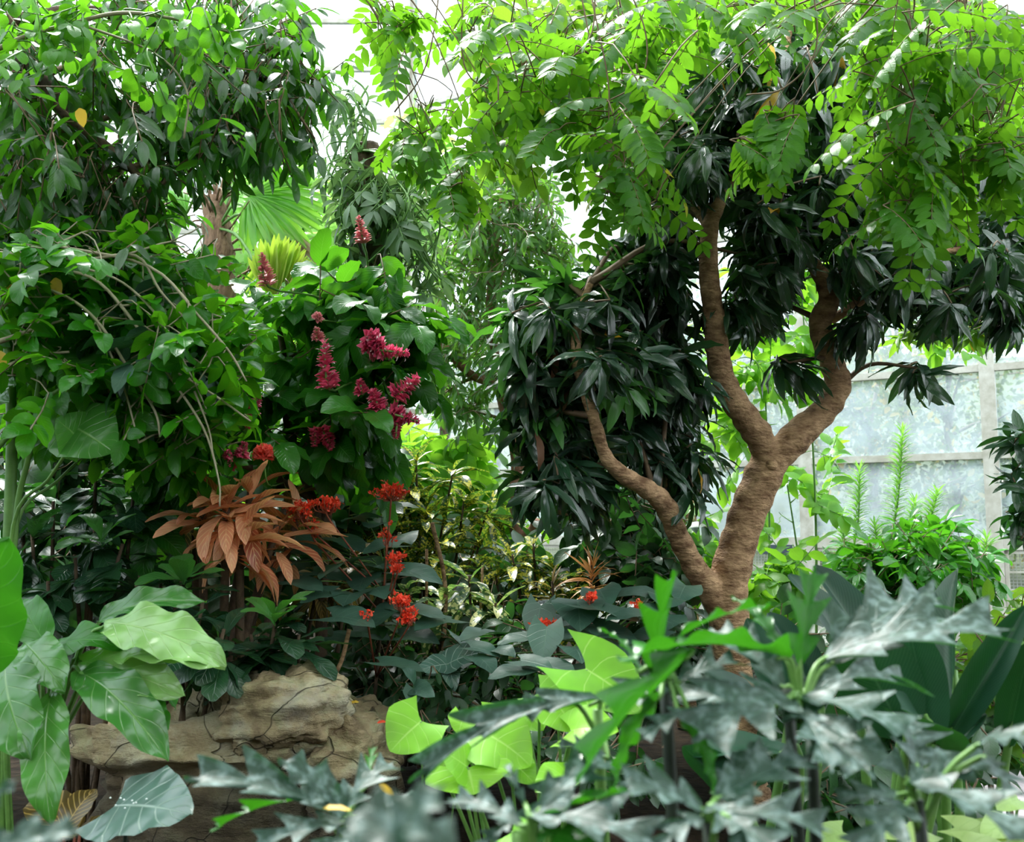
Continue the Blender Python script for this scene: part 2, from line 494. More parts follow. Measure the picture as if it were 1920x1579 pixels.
# ------------------------------------------------------------------ materials
M = {}
M['white'] = plain('white_frame_paint', (0.40, 0.38, 0.32), 0.5, (0.60, 0.59, 0.54), 6)
M['duct'] = plain('white_duct_metal', (0.8, 0.82, 0.82), 0.45)
M['soil'] = plain('dark_garden_soil', (0.008, 0.006, 0.004), 0.95, (0.028, 0.019, 0.012), 9, 0.8, spec=.05)
M['lawn'] = plain('outdoor_lawn', (0.03, 0.05, 0.025), 0.9, (0.08, 0.10, 0.05), 2)
M['path'] = plain('mauve_paving', (0.30, 0.26, 0.29), 0.7, (0.42, 0.37, 0.40), 20, 0.3)
M['bark'] = plain('mango_bark', (0.16, 0.080, 0.038), 0.85, (0.58, 0.365, 0.205), 9, 0.9, stretch=(1, 1, 2.2), bscale=30)
M['bark2'] = plain('dark_bark', (0.05, 0.032, 0.02), 0.85, (0.13, 0.085, 0.05), 14, 0.7)
M['redbark'] = plain('reddish_bark', (0.16, 0.07, 0.045), 0.8, (0.30, 0.15, 0.10), 14, 0.6)
M['twig'] = plain('brown_twig', (0.12, 0.07, 0.04), 0.7, (0.22, 0.15, 0.09), 20)
M['cane'] = plain('grey_cane', (0.25, 0.21, 0.14), 0.7, (0.36, 0.32, 0.22), 20)
M['gstem'] = plain('green_stem', (0.08, 0.19, 0.04), 0.45, (0.16, 0.32, 0.07), 8)
M['dstem'] = plain('dark_purple_stem', (0.012, 0.018, 0.014), 0.5, (0.03, 0.045, 0.03), 12)
M['rstem'] = plain('red_brown_stalk', (0.22, 0.05, 0.03), 0.6, (0.34, 0.10, 0.05), 20)
M['fibre'] = plain('palm_fibre', (0.11, 0.065, 0.04), 0.9, (0.30, 0.19, 0.12), 26, 0.8, stretch=(1, 1, .3))
M['steel'] = plain('grey_mesh_wire', (0.35, 0.37, 0.36), 0.5)
M['mango'] = leafmat('mango_leaf', (0.007, 0.024, 0.016), (0.022, 0.072, 0.034), (0.07, 0.13, 0.07), 0.5, 0.2, 0.16, (0.10, 0.34, 0.03), 14, spec=0.9, bump=.6, rare=((0.55, 0.30, 0.02), 0.994))
M['mangoy'] = leafmat('mango_young_lit_leaf', (0.03, 0.11, 0.025), (0.06, 0.2, 0.04), (0.13, 0.28, 0.08), 0.5, 0.28, 0.3, None, 14, spec=0.6)  # young leaves, also lightened to stand for canopy leaves catching the light
M['pinn'] = leafmat('feather_leaflet', (0.022, 0.13, 0.006), (0.075, 0.26, 0.012), None, 0, 0.3, 0.5, (0.22, 0.50, 0.02), 6, rare=((0.6, 0.55, 0.04), 0.975), spec=.35)
M['canopy'] = leafmat('canopy_leaf', (0.025, 0.12, 0.008), (0.09, 0.25, 0.02), (0.15, 0.3, 0.06), 0.4, 0.3, 0.5, (0.30, 0.54, 0.03), 8, rare=((0.6, 0.33, 0.03), 0.985), spec=.35)
M['droop'] = leafmat('drooping_leaf', (0.003, 0.026, 0.005), (0.013, 0.080, 0.007), (0.05, 0.14, 0.03), 0.4, 0.25, 0.33, (0.14, 0.50, 0.015), 8, spec=0.5)
M['lime'] = leafmat('bright_round_leaf', (0.03, 0.16, 0.006), (0.07, 0.28, 0.01), (0.2, 0.45, 0.04), 0.4, 0.3, 0.45, (0.22, 0.60, 0.02), 8, spec=.4)
M['arch'] = leafmat('arching_shrub_leaf', (0.006, 0.075, 0.004), (0.035, 0.25, 0.008), (0.10, 0.3, 0.03), 0.4, 0.24, 0.45, (0.22, 0.66, 0.015), 8, rare=((0.65, 0.5, 0.02), 0.994), spec=0.4)
M['pinkleaf'] = leafmat('broad_veined_leaf', (0.008, 0.075, 0.010), (0.035, 0.20, 0.015), (0.12, 0.34, 0.07), 0.55, 0.27, 0.35, (0.18, 0.60, 0.015), 11, bump=0.6, spec=0.5)
M['vanilla'] = leafmat('vine_leaf', (0.05, 0.11, 0.05), (0.13, 0.24, 0.10), None, 0, 0.4, 0.25, (0.3, 0.55, 0.12), 8)
M['fine'] = leafmat('fine_leaf', (0.015, 0.075, 0.010), (0.06, 0.18, 0.025), None, 0, 0.3, 0.35, (0.24, 0.55, 0.05), 6, spec=.4)
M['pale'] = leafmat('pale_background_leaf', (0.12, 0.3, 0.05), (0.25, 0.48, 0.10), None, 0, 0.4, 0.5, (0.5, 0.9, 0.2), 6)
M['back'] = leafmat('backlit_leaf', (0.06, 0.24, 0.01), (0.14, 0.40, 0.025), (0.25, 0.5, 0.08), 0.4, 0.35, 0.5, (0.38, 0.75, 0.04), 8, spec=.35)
M['palm'] = leafmat('palm_blade', (0.08, 0.28, 0.03), (0.18, 0.42, 0.05), None, 0, 0.4, 0.5, (0.42, 0.85, 0.08), 3)
M['palmy'] = leafmat('yellow_palm_blade', (0.22, 0.38, 0.03), (0.40, 0.45, 0.05), None, 0, 0.4, 0.5, (0.6, 0.9, 0.08), 3)
M['palmdry'] = leafmat('dry_palm_blade', (0.28, 0.22, 0.13), (0.42, 0.36, 0.24), None, 0, 0.6, 0.3, (0.6, 0.5, 0.3), 3)
M['fig'] = leafmat('obovate_leaf', (0.010, 0.035, 0.020), (0.025, 0.085, 0.035), (0.07, 0.16, 0.08), 0.45, 0.25, 0.15, (0.1, 0.45, 0.03), 9, spec=0.7, bump=0.7)
M['figy'] = leafmat('obovate_young_leaf', (0.03, 0.13, 0.03), (0.06, 0.22, 0.04), (0.14, 0.32, 0.10), 0.5, 0.25, 0.3, None, 9, spec=0.6, bump=0.7)
M['anth'] = leafmat('broad_anthurium_leaf', (0.035, 0.15, 0.025), (0.07, 0.24, 0.04), (0.26, 0.45, 0.15), 0.65, 0.2, 0.25, (0.2, 0.6, 0.03), 7, spec=0.6, bump=0.8, veinw=0.035)
M['anthp'] = leafmat('pale_anthurium_leaf', (0.20, 0.40, 0.11), (0.25, 0.45, 0.14), (0.45, 0.62, 0.28), 0.6, 0.22, 0.25, (0.3, 0.6, 0.06), 7, spec=0.6, bump=0.8, veinw=0.035)
M['anthd'] = leafmat('broad_green_leaf', (0.02, 0.14, 0.008), (0.035, 0.20, 0.012), (0.10, 0.34, 0.04), 0.6, 0.3, 0.4, (0.10, 0.50, 0.015), 7, spec=0.4, bump=0.6, veinw=0.035)
M['croto'] = leafmat('orange_croton_leaf', (0.42, 0.09, 0.05), (0.92, 0.42, 0.24), (1.0, 0.78, 0.38), 0.9, 0.32, 0.35, (1.0, 0.55, 0.2), 8, spec=0.5, veinw=0.11)
M['crotg'] = leafmat('bronze_croton_leaf', (0.06, 0.04, 0.012), (0.15, 0.09, 0.02), (0.85, 0.55, 0.15), 0.9, 0.32, 0.22, (0.6, 0.5, 0.1), 8, spec=0.5, veinw=0.1)
M['gold'] = leafmat('gold_spotted_leaf', (0.012, 0.05, 0.010), (0.04, 0.11, 0.02), None, 0, 0.3, 0.2, (0.2, 0.5, 0.05), 8, spots=((0.75, 0.66, 0.06), 60, 0.95), spec=0.6)
M['goldc'] = leafmat('cream_splashed_leaf', (0.02, 0.07, 0.02), (0.05, 0.13, 0.03), None, 0, 0.3, 0.25, (0.3, 0.6, 0.1), 8, spots=((0.62, 0.62, 0.25), 40, 0.95), spec=0.6)
M['brom'] = leafmat('orange_bromeliad_leaf', (0.5, 0.2, 0.04), (0.75, 0.4, 0.14), None, 0, 0.4, 0.3, (0.9, 0.5, 0.15), 8)
M['clero'] = leafmat('grey_green_heart_leaf', (0.035, 0.080, 0.060), (0.055, 0.120, 0.090), (0.12, 0.21, 0.15), 0.5, 0.4, 0.12, (0.1, 0.45, 0.05), 6, spec=0.5, bump=0.4, veinw=0.04)
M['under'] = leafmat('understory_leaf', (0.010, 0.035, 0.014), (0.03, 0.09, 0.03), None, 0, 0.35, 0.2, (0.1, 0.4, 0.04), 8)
M['limeb'] = leafmat('lime_arrow_leaf', (0.17, 0.46, 0.02), (0.27, 0.60, 0.035), (0.50, 0.75, 0.18), 0.65, 0.38, 0.35, (0.42, 0.8, 0.04), 5, veinw=0.03, bump=0.3)
M['aloc'] = leafmat('grey_alocasia_leaf', (0.06, 0.12, 0.10), (0.08, 0.15, 0.12), (0.38, 0.48, 0.42), 0.75, 0.22, 0.1, None, 6, spec=0.7, veinw=0.05, bump=0.8)
M['lobe'] = leafmat('mottled_lobed_leaf', (0.006, 0.030, 0.020), (0.012, 0.048, 0.032), (0.12, 0.22, 0.17), 0.4, 0.52, 0.15, (0.06, 0.32, 0.02), 7, mottle=((0.11, 0.17, 0.165), 55, 0.15), spec=0.45, bump=0.5, veinw=0.05)
M['lobeg'] = leafmat('green_lobed_leaf', (0.010, 0.09, 0.006), (0.022, 0.15, 0.01), (0.08, 0.28, 0.03), 0.5, 0.34, 0.28, (0.07, 0.36, 0.01), 7, spec=0.35, bump=0.4, veinw=0.05)
M['canna'] = leafmat('paddle_leaf', (0.007, 0.034, 0.022), (0.014, 0.055, 0.030), (0.10, 0.20, 0.12), 0.35, 0.36, 0.10, (0.05, 0.33, 0.015), 30, spec=0.3, bump=0.1, veinw=0.06)
M['coffee'] = leafmat('glossy_wavy_leaf', (0.008, 0.085, 0.008), (0.04, 0.26, 0.012), (0.1, 0.3, 0.05), 0.5, 0.2, 0.3, (0.18, 0.65, 0.02), 9, spec=0.6, bump=0.9)
M['needle'] = leafmat('narrow_leaf', (0.07, 0.22, 0.03), (0.18, 0.42, 0.06), None, 0, 0.4, 0.4, (0.4, 0.85, 0.1), 6)
M['pothos'] = leafmat('pale_pothos_leaf', (0.30, 0.46, 0.14), (0.42, 0.56, 0.22), (0.2, 0.4, 0.08), 0.4, 0.35, 0.3, None, 5)
M['brownleaf'] = leafmat('dried_leaf', (0.12, 0.05, 0.025), (0.22, 0.10, 0.05), None, 0, 0.6, 0.2, (0.4, 0.2, 0.08), 6)
M['yellowleaf'] = leafmat('yellow_leaf', (0.65, 0.38, 0.03), (0.75, 0.5, 0.06), None, 0, 0.5, 0.3, (0.9, 0.6, 0.05), 6)
M['pink'] = leafmat('pink_bract', (0.75, 0.04, 0.17), (0.92, 0.22, 0.36), None, 0, 0.45, 0.35, (1.0, 0.2, 0.4), 6)
M['ppink'] = leafmat('pale_pink_bract', (0.75, 0.18, 0.25), (0.9, 0.4, 0.42), None, 0, 0.45, 0.35, (0.95, 0.4, 0.4), 6)
M['whitep'] = leafmat('white_petal', (0.8, 0.75, 0.75), (0.85, 0.8, 0.8), None, 0, 0.5, 0.3, (0.9, 0.8, 0.8), 6)
M['red'] = leafmat('red_floret', (0.95, 0.04, 0.015), (1.0, 0.15, 0.07), None, 0, 0.45, 0.3, (1.0, 0.12, 0.04), 6)
M['coral'] = leafmat('coral_floret', (0.95, 0.09, 0.08), (1.0, 0.25, 0.2), None, 0, 0.45, 0.35, (1.0, 0.25, 0.15), 6)

def glassmat():
    m, nt, out = new_mat('dusty_glass')
    tco = N(nt, 'ShaderNodeTexCoord')
    nz = N(nt, 'ShaderNodeTexNoise'); nz.inputs['Scale'].default_value = 2.2; nz.inputs['Detail'].default_value = 7
    nt.links.new(tco.outputs['Object'], nz.inputs[0])
    n2 = N(nt, 'ShaderNodeTexNoise'); n2.inputs['Scale'].default_value = 60; nt.links.new(tco.outputs['Object'], n2.inputs[0])
    f = math_n(nt, 'ADD', math_n(nt, 'MULTIPLY', math_n(nt, 'SUBTRACT', nz.outputs[0], 0.22), 0.6), math_n(nt, 'MULTIPLY', n2.outputs[0], 0.16), clamp=True)
    t = N(nt, 'ShaderNodeBsdfTransparent'); t.inputs[0].default_value = (0.95, 0.98, 0.99, 1)
    d = N(nt, 'ShaderNodeBsdfTranslucent'); d.inputs[0].default_value = (0.40, 0.48, 0.52, 1)
    mx = N(nt, 'ShaderNodeMixShader'); nt.links.new(f, mx.inputs[0])
    nt.links.new(t.outputs[0], mx.inputs[1]); nt.links.new(d.outputs[0], mx.inputs[2]); nt.links.new(mx.outputs[0], out.inputs[0])
    return m
M['glass'] = glassmat()
def roofglass():
    m, nt, out = new_mat('clear_roof_glass')
    t = N(nt, 'ShaderNodeBsdfTransparent'); t.inputs[0].default_value = (0.96, 0.98, 0.98, 1)
    nt.links.new(t.outputs[0], out.inputs[0])
    return m
M['roofglass'] = roofglass()

# ------------------------------------------------------------------ the greenhouse
ROOF = 14.0
W0 = np.array((6.75, 14.0)); WD = np.array((-0.848, 0.53)); BAY = 2.6
ang = math.atan2(WD[1], WD[0])
zs = [at(1865, y, 14)[2] for y in (1020, 852, 690)]
dz = zs[1] - zs[0]
bars = [zs[0] + i * (zs[2] - zs[0]) / 2 for i in range(0, 11)]
wp = lambda k: W0 + WD * BAY * k
K0, K1 = -4, 4
bl = []
for k in range(K0, K1 + 1):
    p = wp(k)
    bl.append(((p[0], p[1], ROOF / 2), (0.20, 0.14, ROOF), ang))
for z in bars:
    a, b = wp(K0), wp(K1); c = (a + b) / 2
    bl.append(((c[0], c[1], z), (np.linalg.norm(b - a), 0.10, 0.10 if z > zs[0] + .1 else 0.16), ang))
a, b = wp(K0), wp(K1); c = (a + b) / 2
bl.append(((c[0], c[1], 0.2), (np.linalg.norm(b - a), 0.18, 0.4), ang))
struct('wall_right', boxes('wall_right', bl), M['white'])
# the window bays: dusty panes above the sill, narrow vent bars and wire mesh below
n_ = 0
for k in range(K0, K1):
    c = (wp(k) + wp(k + 1)) / 2
    n_ += 1
    struct('window_%d' % n_, boxes('window', [((c[0], c[1], (zs[0] + ROOF) / 2), (BAY - 0.2, 0.012, ROOF - zs[0]), ang)]), M['glass'])
    vb = []
    for z in (0.47, 0.72, 0.97):
        vb.append(((c[0], c[1], z), (BAY - .2, 0.03, 0.025), ang))
    for t in (-0.5, 0.5):
        q = c + WD * BAY * t * 0.9
        vb.append(((q[0], q[1], (0.4 + zs[0]) / 2), (0.05, 0.05, zs[0] - 0.4), ang))
    vb.append(((c[0], c[1], zs[0] - 0.11), (BAY - .2, 0.05, 0.05), ang))
    struct('trim_%d' % n_, boxes('trim', vb), M['white'])
    if -2 <= k:
        wm = []
        nrm2 = np.array((-WD[1], WD[0])) * -0.05
        for i in range(52):
            q = c + WD * (BAY - .2) * (i / 51 - .5) + nrm2
            wm.append(((q[0], q[1], (0.4 + zs[0]) / 2), (0.006, 0.006, zs[0] - .4), ang))
        for z in np.arange(0.42, zs[0], 0.045):
            wm.append(((c[0] + nrm2[0], c[1] + nrm2[1], z), (BAY - .2, 0.006, 0.006), ang))
        struct('window_mesh', boxes('window_mesh', wm), M['steel'])
cor = wp(K1)
# back wall, left wall, roof
YB = cor[1]; XL = -13.0
bl = []
for x in np.arange(cor[0] - 2.4, XL - .1, -2.4):
    bl.append(((x, YB, ROOF / 2), (0.09, 0.10, ROOF), 0))
zb = [at(600, y, YB)[2] for y in (228, 130, 40)]
zl = list(zb) + [zb[0] - 1.15 * i for i in range(1, 9)] + [zb[2] + 1.1, zb[2] + 2.2]
for z in zl:
    if z > 0.3: bl.append((((cor[0] + XL) / 2, YB, z), (cor[0] - XL, 0.10, 0.10), 0))
struct('wall_back', boxes('wall_back', bl), M['white'])
n_ += 1
struct('window_%d' % n_, boxes('window', [(((cor[0] + XL) / 2, YB, ROOF / 2), (cor[0] - XL, 0.012, ROOF - .3), 0)]), M['glass'])
bl = [((XL, y, ROOF / 2), (0.1, 0.1, ROOF), 0) for y in np.arange(YB - 2.4, -4, -2.4)] + [((XL, YB / 2 - 2, z), (0.1, YB + 4, 0.1), 0) for z in (.3, 1.4, 2.7, 4, 5.3, 6.6, 8)]
struct('wall_left', boxes('wall_left', bl), M['white'])
n_ += 1
struct('window_%d' % n_, boxes('window', [((XL, YB / 2 - 2, ROOF / 2), (0.012, YB + 4, ROOF - .3), 0)]), M['glass'])
XR = wp(K0)[0]
bl = [((x, (YB - 4) / 2, ROOF), (0.12, YB + 4, 0.2), 0) for x in np.arange(XL, XR, 2.4)] + [(((XL + XR) / 2, y, ROOF + .05), (XR - XL, 0.07, 0.12), 0) for y in np.arange(-4, YB, 1.2)]
struct('roof_frame', boxes('roof_frame', bl), M['white'])
struct('ceiling', boxes('ceiling', [(((XL + XR) / 2, (YB - 4) / 2, ROOF + .15), (XR - XL, YB + 4, 0.01), 0)]), M['roofglass'])
cx_ = at(745, 150, YB - .3)
struct('column', tubes_mesh('column', [(np.array([(cx_[0], YB - .3, 0), (cx_[0], YB - .3, 6), (cx_[0], YB - .3, ROOF)]), 0.24)], 24), M['white'])
zp = at(500, 335, YB - 1)[2]
t = thing('ventilation_duct', 'thick white pipe running level across the glass wall at upper left', 'pipe', (-7.5, YB - 1, zp))
tubes_obj('pipe', [(np.array([(XL, YB - 1, zp), (-8, YB - 1, zp), (cx_[0] + .1, YB - .9, zp)]), 0.26)], M['duct'], t, 20)
tubes_obj('pipe_collar', [(np.array([(x - .08, YB - 1, zp), (x, YB - 1, zp), (x + .08, YB - 1, zp)]), 0.29) for x in (-9.5, -5.2)], M['duct'], t, 20)

M['conc'] = plain('dark_added_wall', (0.03, 0.035, 0.025), 0.9, (0.06, 0.06, 0.045), 3)
struct('added_front_wall', boxes('added_front_wall', [(((XL + XR) / 2, -3.85, 2.1), (XR - XL, .2, 4.2), 0)]), M['conc'])  # unseen wall added behind the viewpoint to block frontal sky light

# ground
def sheet(name, x0, x1, y0, y1, n, m, zf, mat):
    X, Y = np.meshgrid(np.linspace(x0, x1, n), np.linspace(y0, y1, m))
    Z = np.vectorize(zf)(X, Y)
    V = np.stack([X, Y, Z], -1).reshape(-1, 3)
    i = np.arange(m - 1)[:, None]; j = np.arange(n - 1)[None]
    Q = np.stack([i * n + j, i * n + j + 1, (i + 1) * n + j + 1, (i + 1) * n + j], -1).reshape(-1, 4)
    return struct(name, raw_mesh(name, V, Q), mat)
sheet('ground', XL, 13.5, -4, YB + 1, 90, 80, lambda x, y: 0.05 * noise.noise(Vector((x * 1.3, y * 1.3, 0))) - 0.02, M['soil'])
sheet('path', 2.3, 3.3, 1.5, 9, 6, 30, lambda x, y: 0.045, M['path'])
def hillz(x, y):
    return -0.12 + max(0, y - 22 - 0.2 * abs(x)) * 0.32 * (1 if x > -4 else .6) + 0.8 * noise.noise(Vector((x * .08, y * .08, 3))) * min(1, max(0, y - 20) / 6)
sheet('lawn', -60, 70, -8, 75, 60, 50, lambda x, y: (-0.12 if (y < 22) else hillz(x, y)), M['lawn'])

# ------------------------------------------------------------------ outdoors, seen through the panes
M['outleaf'] = leafmat('outdoor_leaf', (0.03, 0.055, 0.025), (0.08, 0.12, 0.05), None, 0, 0.5, 0.4, (0.2, 0.28, 0.08), 4, rare=((0.32, 0.25, 0.06), 0.86))
M['outbark'] = plain('outdoor_bark', (0.16, 0.13, 0.11), 0.9, (0.24, 0.2, 0.17), 8)
outs = [(1640, 24, 5.5, 'yellowing tree outside, behind the pane right of the forked trunk'), (1790, 27, 6.0, 'pale green tree outside beyond the rightmost full window bay'),
        (1400, 28, 6.0, 'tree outside seen between the two limbs of the forked trunk'), (1250, 31, 6.5, 'tree outside behind the lowest bending limb'),
        (1930, 25, 5.0, 'tree outside at the edge beyond the right window post'), (930, 33, 6.0, 'tree outside above the gap beside the thin brown trunk'),
        (1520, 31, 7.0, 'taller pale tree outside behind the middle window post'), (1700, 33, 8.0, 'tallest hazy tree outside in the row behind'),
        (600, 36, 6.0, 'faint tree outside behind the fan palm'), (1100, 27, 4.5, 'low round tree outside behind the dark drooping leaves')]
for i, (px, d, h, lab) in enumerate(outs):
    rg = np.random.default_rng(900 + i)
    p = at(px, 987, d); z0 = hillz(p[0], d) if d >= 22 else -.12
    t = thing('outdoor_tree', lab, 'tree', (p[0], d, z0), 'trees outside the glass')
    o = origin(t)
    top = o + (0.2, 0, h * .9)
    tr = [(crom([o, o + (0.1, 0, h * .3), o + (-.1, 0, h * .6), top], 4), np.linspace(.16, .04, 13))]
    LV = Leaves()
    for k in range(22):
        s0 = o + (0, 0, h * rg.uniform(.12, .75)); e = s0 + np.array((rg.normal() * h * .22, rg.normal() * h * .18, rg.uniform(.0, h * .3)))
        tr.append((crom([s0, (s0 + e) / 2 + (0, 0, .2), e], 3), np.linspace(.06, .015, 7)))
        for q in range(110):
            LV.add(e + rg.normal(size=3) * h * .095, randdir(rg), randdir(rg), rg.uniform(.13, .26), rg.random())
    tubes_obj('trunk', tr, M['outbark'], t, 5)
    link('foliage', LV.mesh('foliage', T_SMALL, o, i), M['outleaf'], t)

# ------------------------------------------------------------------ the forked mango tree
def limb(rows, n=6):
    """rows of (px, py, radius in photo px, depth)"""
    P = np.array([np.append(at(x, y, d), r * d / F) for x, y, r, d in rows])
    return crom(P, n)
D0 = 6.0
main_l = limb([(1392, 1500, 52, 6.0), (1385, 1420, 44, 6.0), (1374, 1300, 40, 6.0), (1368, 1180, 38, 6.0), (1366, 1100, 37, 6.0), (1384, 1020, 35, 6.0), (1405, 955, 34, 6.0), (1432, 890, 35, 6.0), (1452, 845, 33, 6.0)])
limb_l = limb([(1440, 870, 24, 6.0), (1428, 828, 28, 5.95), (1400, 785, 26, 5.87), (1366, 735, 25, 5.78), (1349, 680, 23, 5.7), (1338, 600, 21, 5.58), (1329, 500, 19, 5.45), (1330, 430, 18, 5.38), (1345, 378, 17, 5.35), (1372, 330, 16, 5.4), (1402, 290, 13, 5.5), (1435, 235, 10, 5.7), (1470, 150, 8, 5.9), (1480, 60, 6, 6.0)])
limb_r = limb([(1442, 870, 24, 6.0), (1475, 838, 31, 6.0), (1512, 800, 28, 6.03), (1552, 762, 26, 6.08), (1571, 722, 25, 6.1), (1562, 688, 24, 6.05), (1545, 640, 22, 6.0), (1538, 600, 21, 5.95), (1554, 568, 20, 5.9), (1546, 530, 17, 5.88), (1522, 488, 14, 5.9), (1495, 430, 11, 6.25), (1500, 340, 8, 6.3)])
limb_3 = limb([(1365, 1170, 26, 6.0), (1335, 1110, 25, 5.95), (1300, 1060, 22, 5.85), (1270, 1000, 20, 5.7), (1248, 950, 20, 5.55), (1215, 918, 18, 5.4), (1165, 888, 16, 5.25), (1133, 850, 14, 5.15), (1112, 780, 12, 5.05), (1088, 700, 11, 5.0), (1080, 620, 10, 5.0), (1095, 565, 9, 5.0), (1108, 530, 7, 5.0)])
sub_r = limb([(1560, 600, 9, 6.15), (1620, 560, 9, 6.2), (1700, 500, 8, 6.2), (1800, 470, 7, 6.2), (1900, 500, 5, 6.2)])
sub_l = limb([(1332, 430, 9, 5.4), (1290, 380, 8, 5.6), (1230, 370, 6, 5.7), (1150, 420, 5, 5.7)])
mt = thing('mango_tree', 'forked brown tree with long dark drooping leaves before the glass wall', 'tree', at(1392, 1500, 6.0) * (1, 1, 0))
V, Q, b = [], [], 0
for lb in (main_l, limb_l, limb_r, limb_3):
    R = lb[:, 3] * (1 + 0.05 * np.array([noise.noise(Vector(p[:3]) * 5) for p in lb]) + 0.05 * np.sin(np.arange(len(lb)) * 1.7))
    b = tube_arrays(lb[:, :3], R, 18, V, Q, b)
me = raw_mesh('trunk', np.concatenate(V) - origin(mt), np.concatenate(Q))
tk = link('trunk', me, M['bark'], mt)
md = tk.modifiers.new('union', 'REMESH'); md.mode = 'VOXEL'; md.voxel_size = 0.012; md.use_smooth_shade = True
md = tk.modifiers.new('soften', 'SMOOTH'); md.iterations = 4
tx = bpy.data.textures.new('bark_lumps', 'CLOUDS'); tx.noise_scale = 0.09
md = tk.modifiers.new('lumps', 'DISPLACE'); md.texture = tx; md.strength = 0.018; md.mid_level = .5
for nm, x, y, r_, d in (('knot', 1548, 655, 13, 5.97), ('knot', 1447, 872, 12, 5.90)):
    p = at(x, y, d); rr = r_ * d / F
    bpy_m = tubes_mesh(nm, [(crom([p + (0, .05, 0), p + (0, 0, 0), p + (0, -.035, .0)], 3), np.array([1.1, 1.08, 1.05, 1.0, .9, .75, .4]) * rr)], 12, origin(mt))
    link(nm, bpy_m, M['bark'], mt)
tubes_obj('branch', [(sub_r[:, :3], sub_r[:, 3]), (sub_l[:, :3], sub_l[:, 3])], M['bark'], mt, 8)
skel = np.vstack([limb_l[20:], limb_r[40:], sub_r, sub_l])
MG = dict(style='whorl', L=0.28, n=14, lo=-1.25, hi=.25, dens=1.05)
grow(mt, [
    (1400, 130, 90, 60, 5.9, .35, 26), (1300, 190, 90, 70, 5.8, .35, 28), (1500, 130, 90, 70, 6.0, .35, 24), (1330, 260, 100, 60, 5.7, .35, 26), (1450, 240, 70, 60, 5.7, .3, 18),
    (1260, 330, 60, 60, 5.7, .35, 20), (1480, 360, 70, 60, 5.9, .35, 22), (1430, 460, 60, 70, 6.1, .35, 20), (1590, 420, 80, 80, 6.1, .35, 26),
    (1640, 520, 80, 60, 6.1, .35, 24), (1700, 440, 80, 90, 6.3, .35, 26), (1800, 530, 90, 60, 6.3, .35, 26), (1880, 460, 60, 90, 6.2, .35, 22), (1610, 320, 80, 80, 6.3, .4, 22),
    (1420, 560, 50, 50, 6.2, .3, 16), (1580, 190, 80, 60, 6.3, .35, 18), (1250, 450, 60, 60, 5.7, .3, 18), (1400, 350, 40, 50, 6.2, .3, 12), (1760, 330, 90, 80, 6.5, .4, 18), (1890, 580, 30, 40, 6.2, .2, 6)],
    MG, M['twig'], M['mango'], T_MANGO, skel, 11)
grow(mt, [(1480, 680, 45, 15, 5.9, .1, 3), (1620, 600, 35, 20, 5.7, .1, 4), (1720, 690, 30, 12, 5.8, .1, 2), (1390, 570, 30, 30, 5.7, .1, 4), (1480, 410, 60, 40, 5.5, .1, 5), (1380, 200, 60, 40, 5.3, .1, 5)],
    dict(style='whorl', L=0.29, n=10, lo=-1.1, hi=-.1), M['twig'], M['mango'], T_MANGO, np.vstack([limb_l[30:], limb_r[18:], sub_r]), 12)
skel3 = limb_3[24:]
grow(mt, [(1100, 560, 80, 40, 5.5, .25, 18), (1010, 590, 60, 60, 5.5, .3, 18), (1060, 680, 100, 60, 5.5, .3, 26), (1170, 560, 70, 60, 5.7, .3, 20), (1240, 560, 60, 70, 5.8, .3, 18),
    (1180, 670, 80, 60, 5.6, .3, 26), (980, 720, 50, 70, 5.5, .3, 18), (1060, 790, 90, 60, 5.6, .25, 26), (1180, 770, 80, 60, 5.8, .2, 24), (1260, 680, 50, 70, 5.8, .3, 18),
    (1250, 800, 60, 70, 5.9, .2, 18), (1020, 880, 60, 40, 5.4, .25, 16), (1100, 910, 60, 30, 5.8, .2, 10), (1300, 880, 40, 50, 5.9, .2, 8), (1170, 490, 60, 40, 5.7, .3, 12)],
    MG, M['twig'], M['mango'], T_MANGO, skel3, 13)
grow(mt, [(1040, 540, 60, 15, 5.2, .1, 6), (980, 610, 40, 40, 5.2, .1, 6), (1120, 620, 60, 40, 5.2, .1, 5), (1190, 700, 60, 60, 5.2, .15, 4), (1160, 500, 50, 20, 5.3, .1, 3), (1010, 760, 40, 40, 5.2, .1, 3), (1400, 480, 40, 20, 5.6, .1, 3)], dict(style='whorl', L=0.27, n=9), M['twig'], M['mangoy'], T_MANGO, skel3, 14)
LV = Leaves(); rg = np.random.default_rng(5)
for x, y in ((1440, 100), (1432, 140), (1290, 320), (1425, 315), (1437, 175)):
    b_ = at(x, y - 20, 5.3); big_leaf('yellow_leaf', b_, b_ + unit((rg.uniform(-.7, .2), -.1, -.8)) * .19, (0.2, -1, .3), T_MANGO[3], M['yellowleaf'], mt, label='yellow leaf')
LV = Leaves()
for x, y in ((998, 690), (1035, 665), (1060, 730), (1000, 665), (1105, 650), (1003, 830)):
    b_ = at(x, y - 20, 5.1); big_leaf('dried_leaf', b_, b_ + (rg.uniform(-.05, .05), 0, -.2), (0.6, -1, .1), T_MANGO[1], M['brownleaf'], mt, label='dried brown leaf')

def skeleton(rows, n=5):
    return limb(rows, n)
def floorpt(px, d):
    p = at(px, 987, d); return (p[0], d, 0.0)

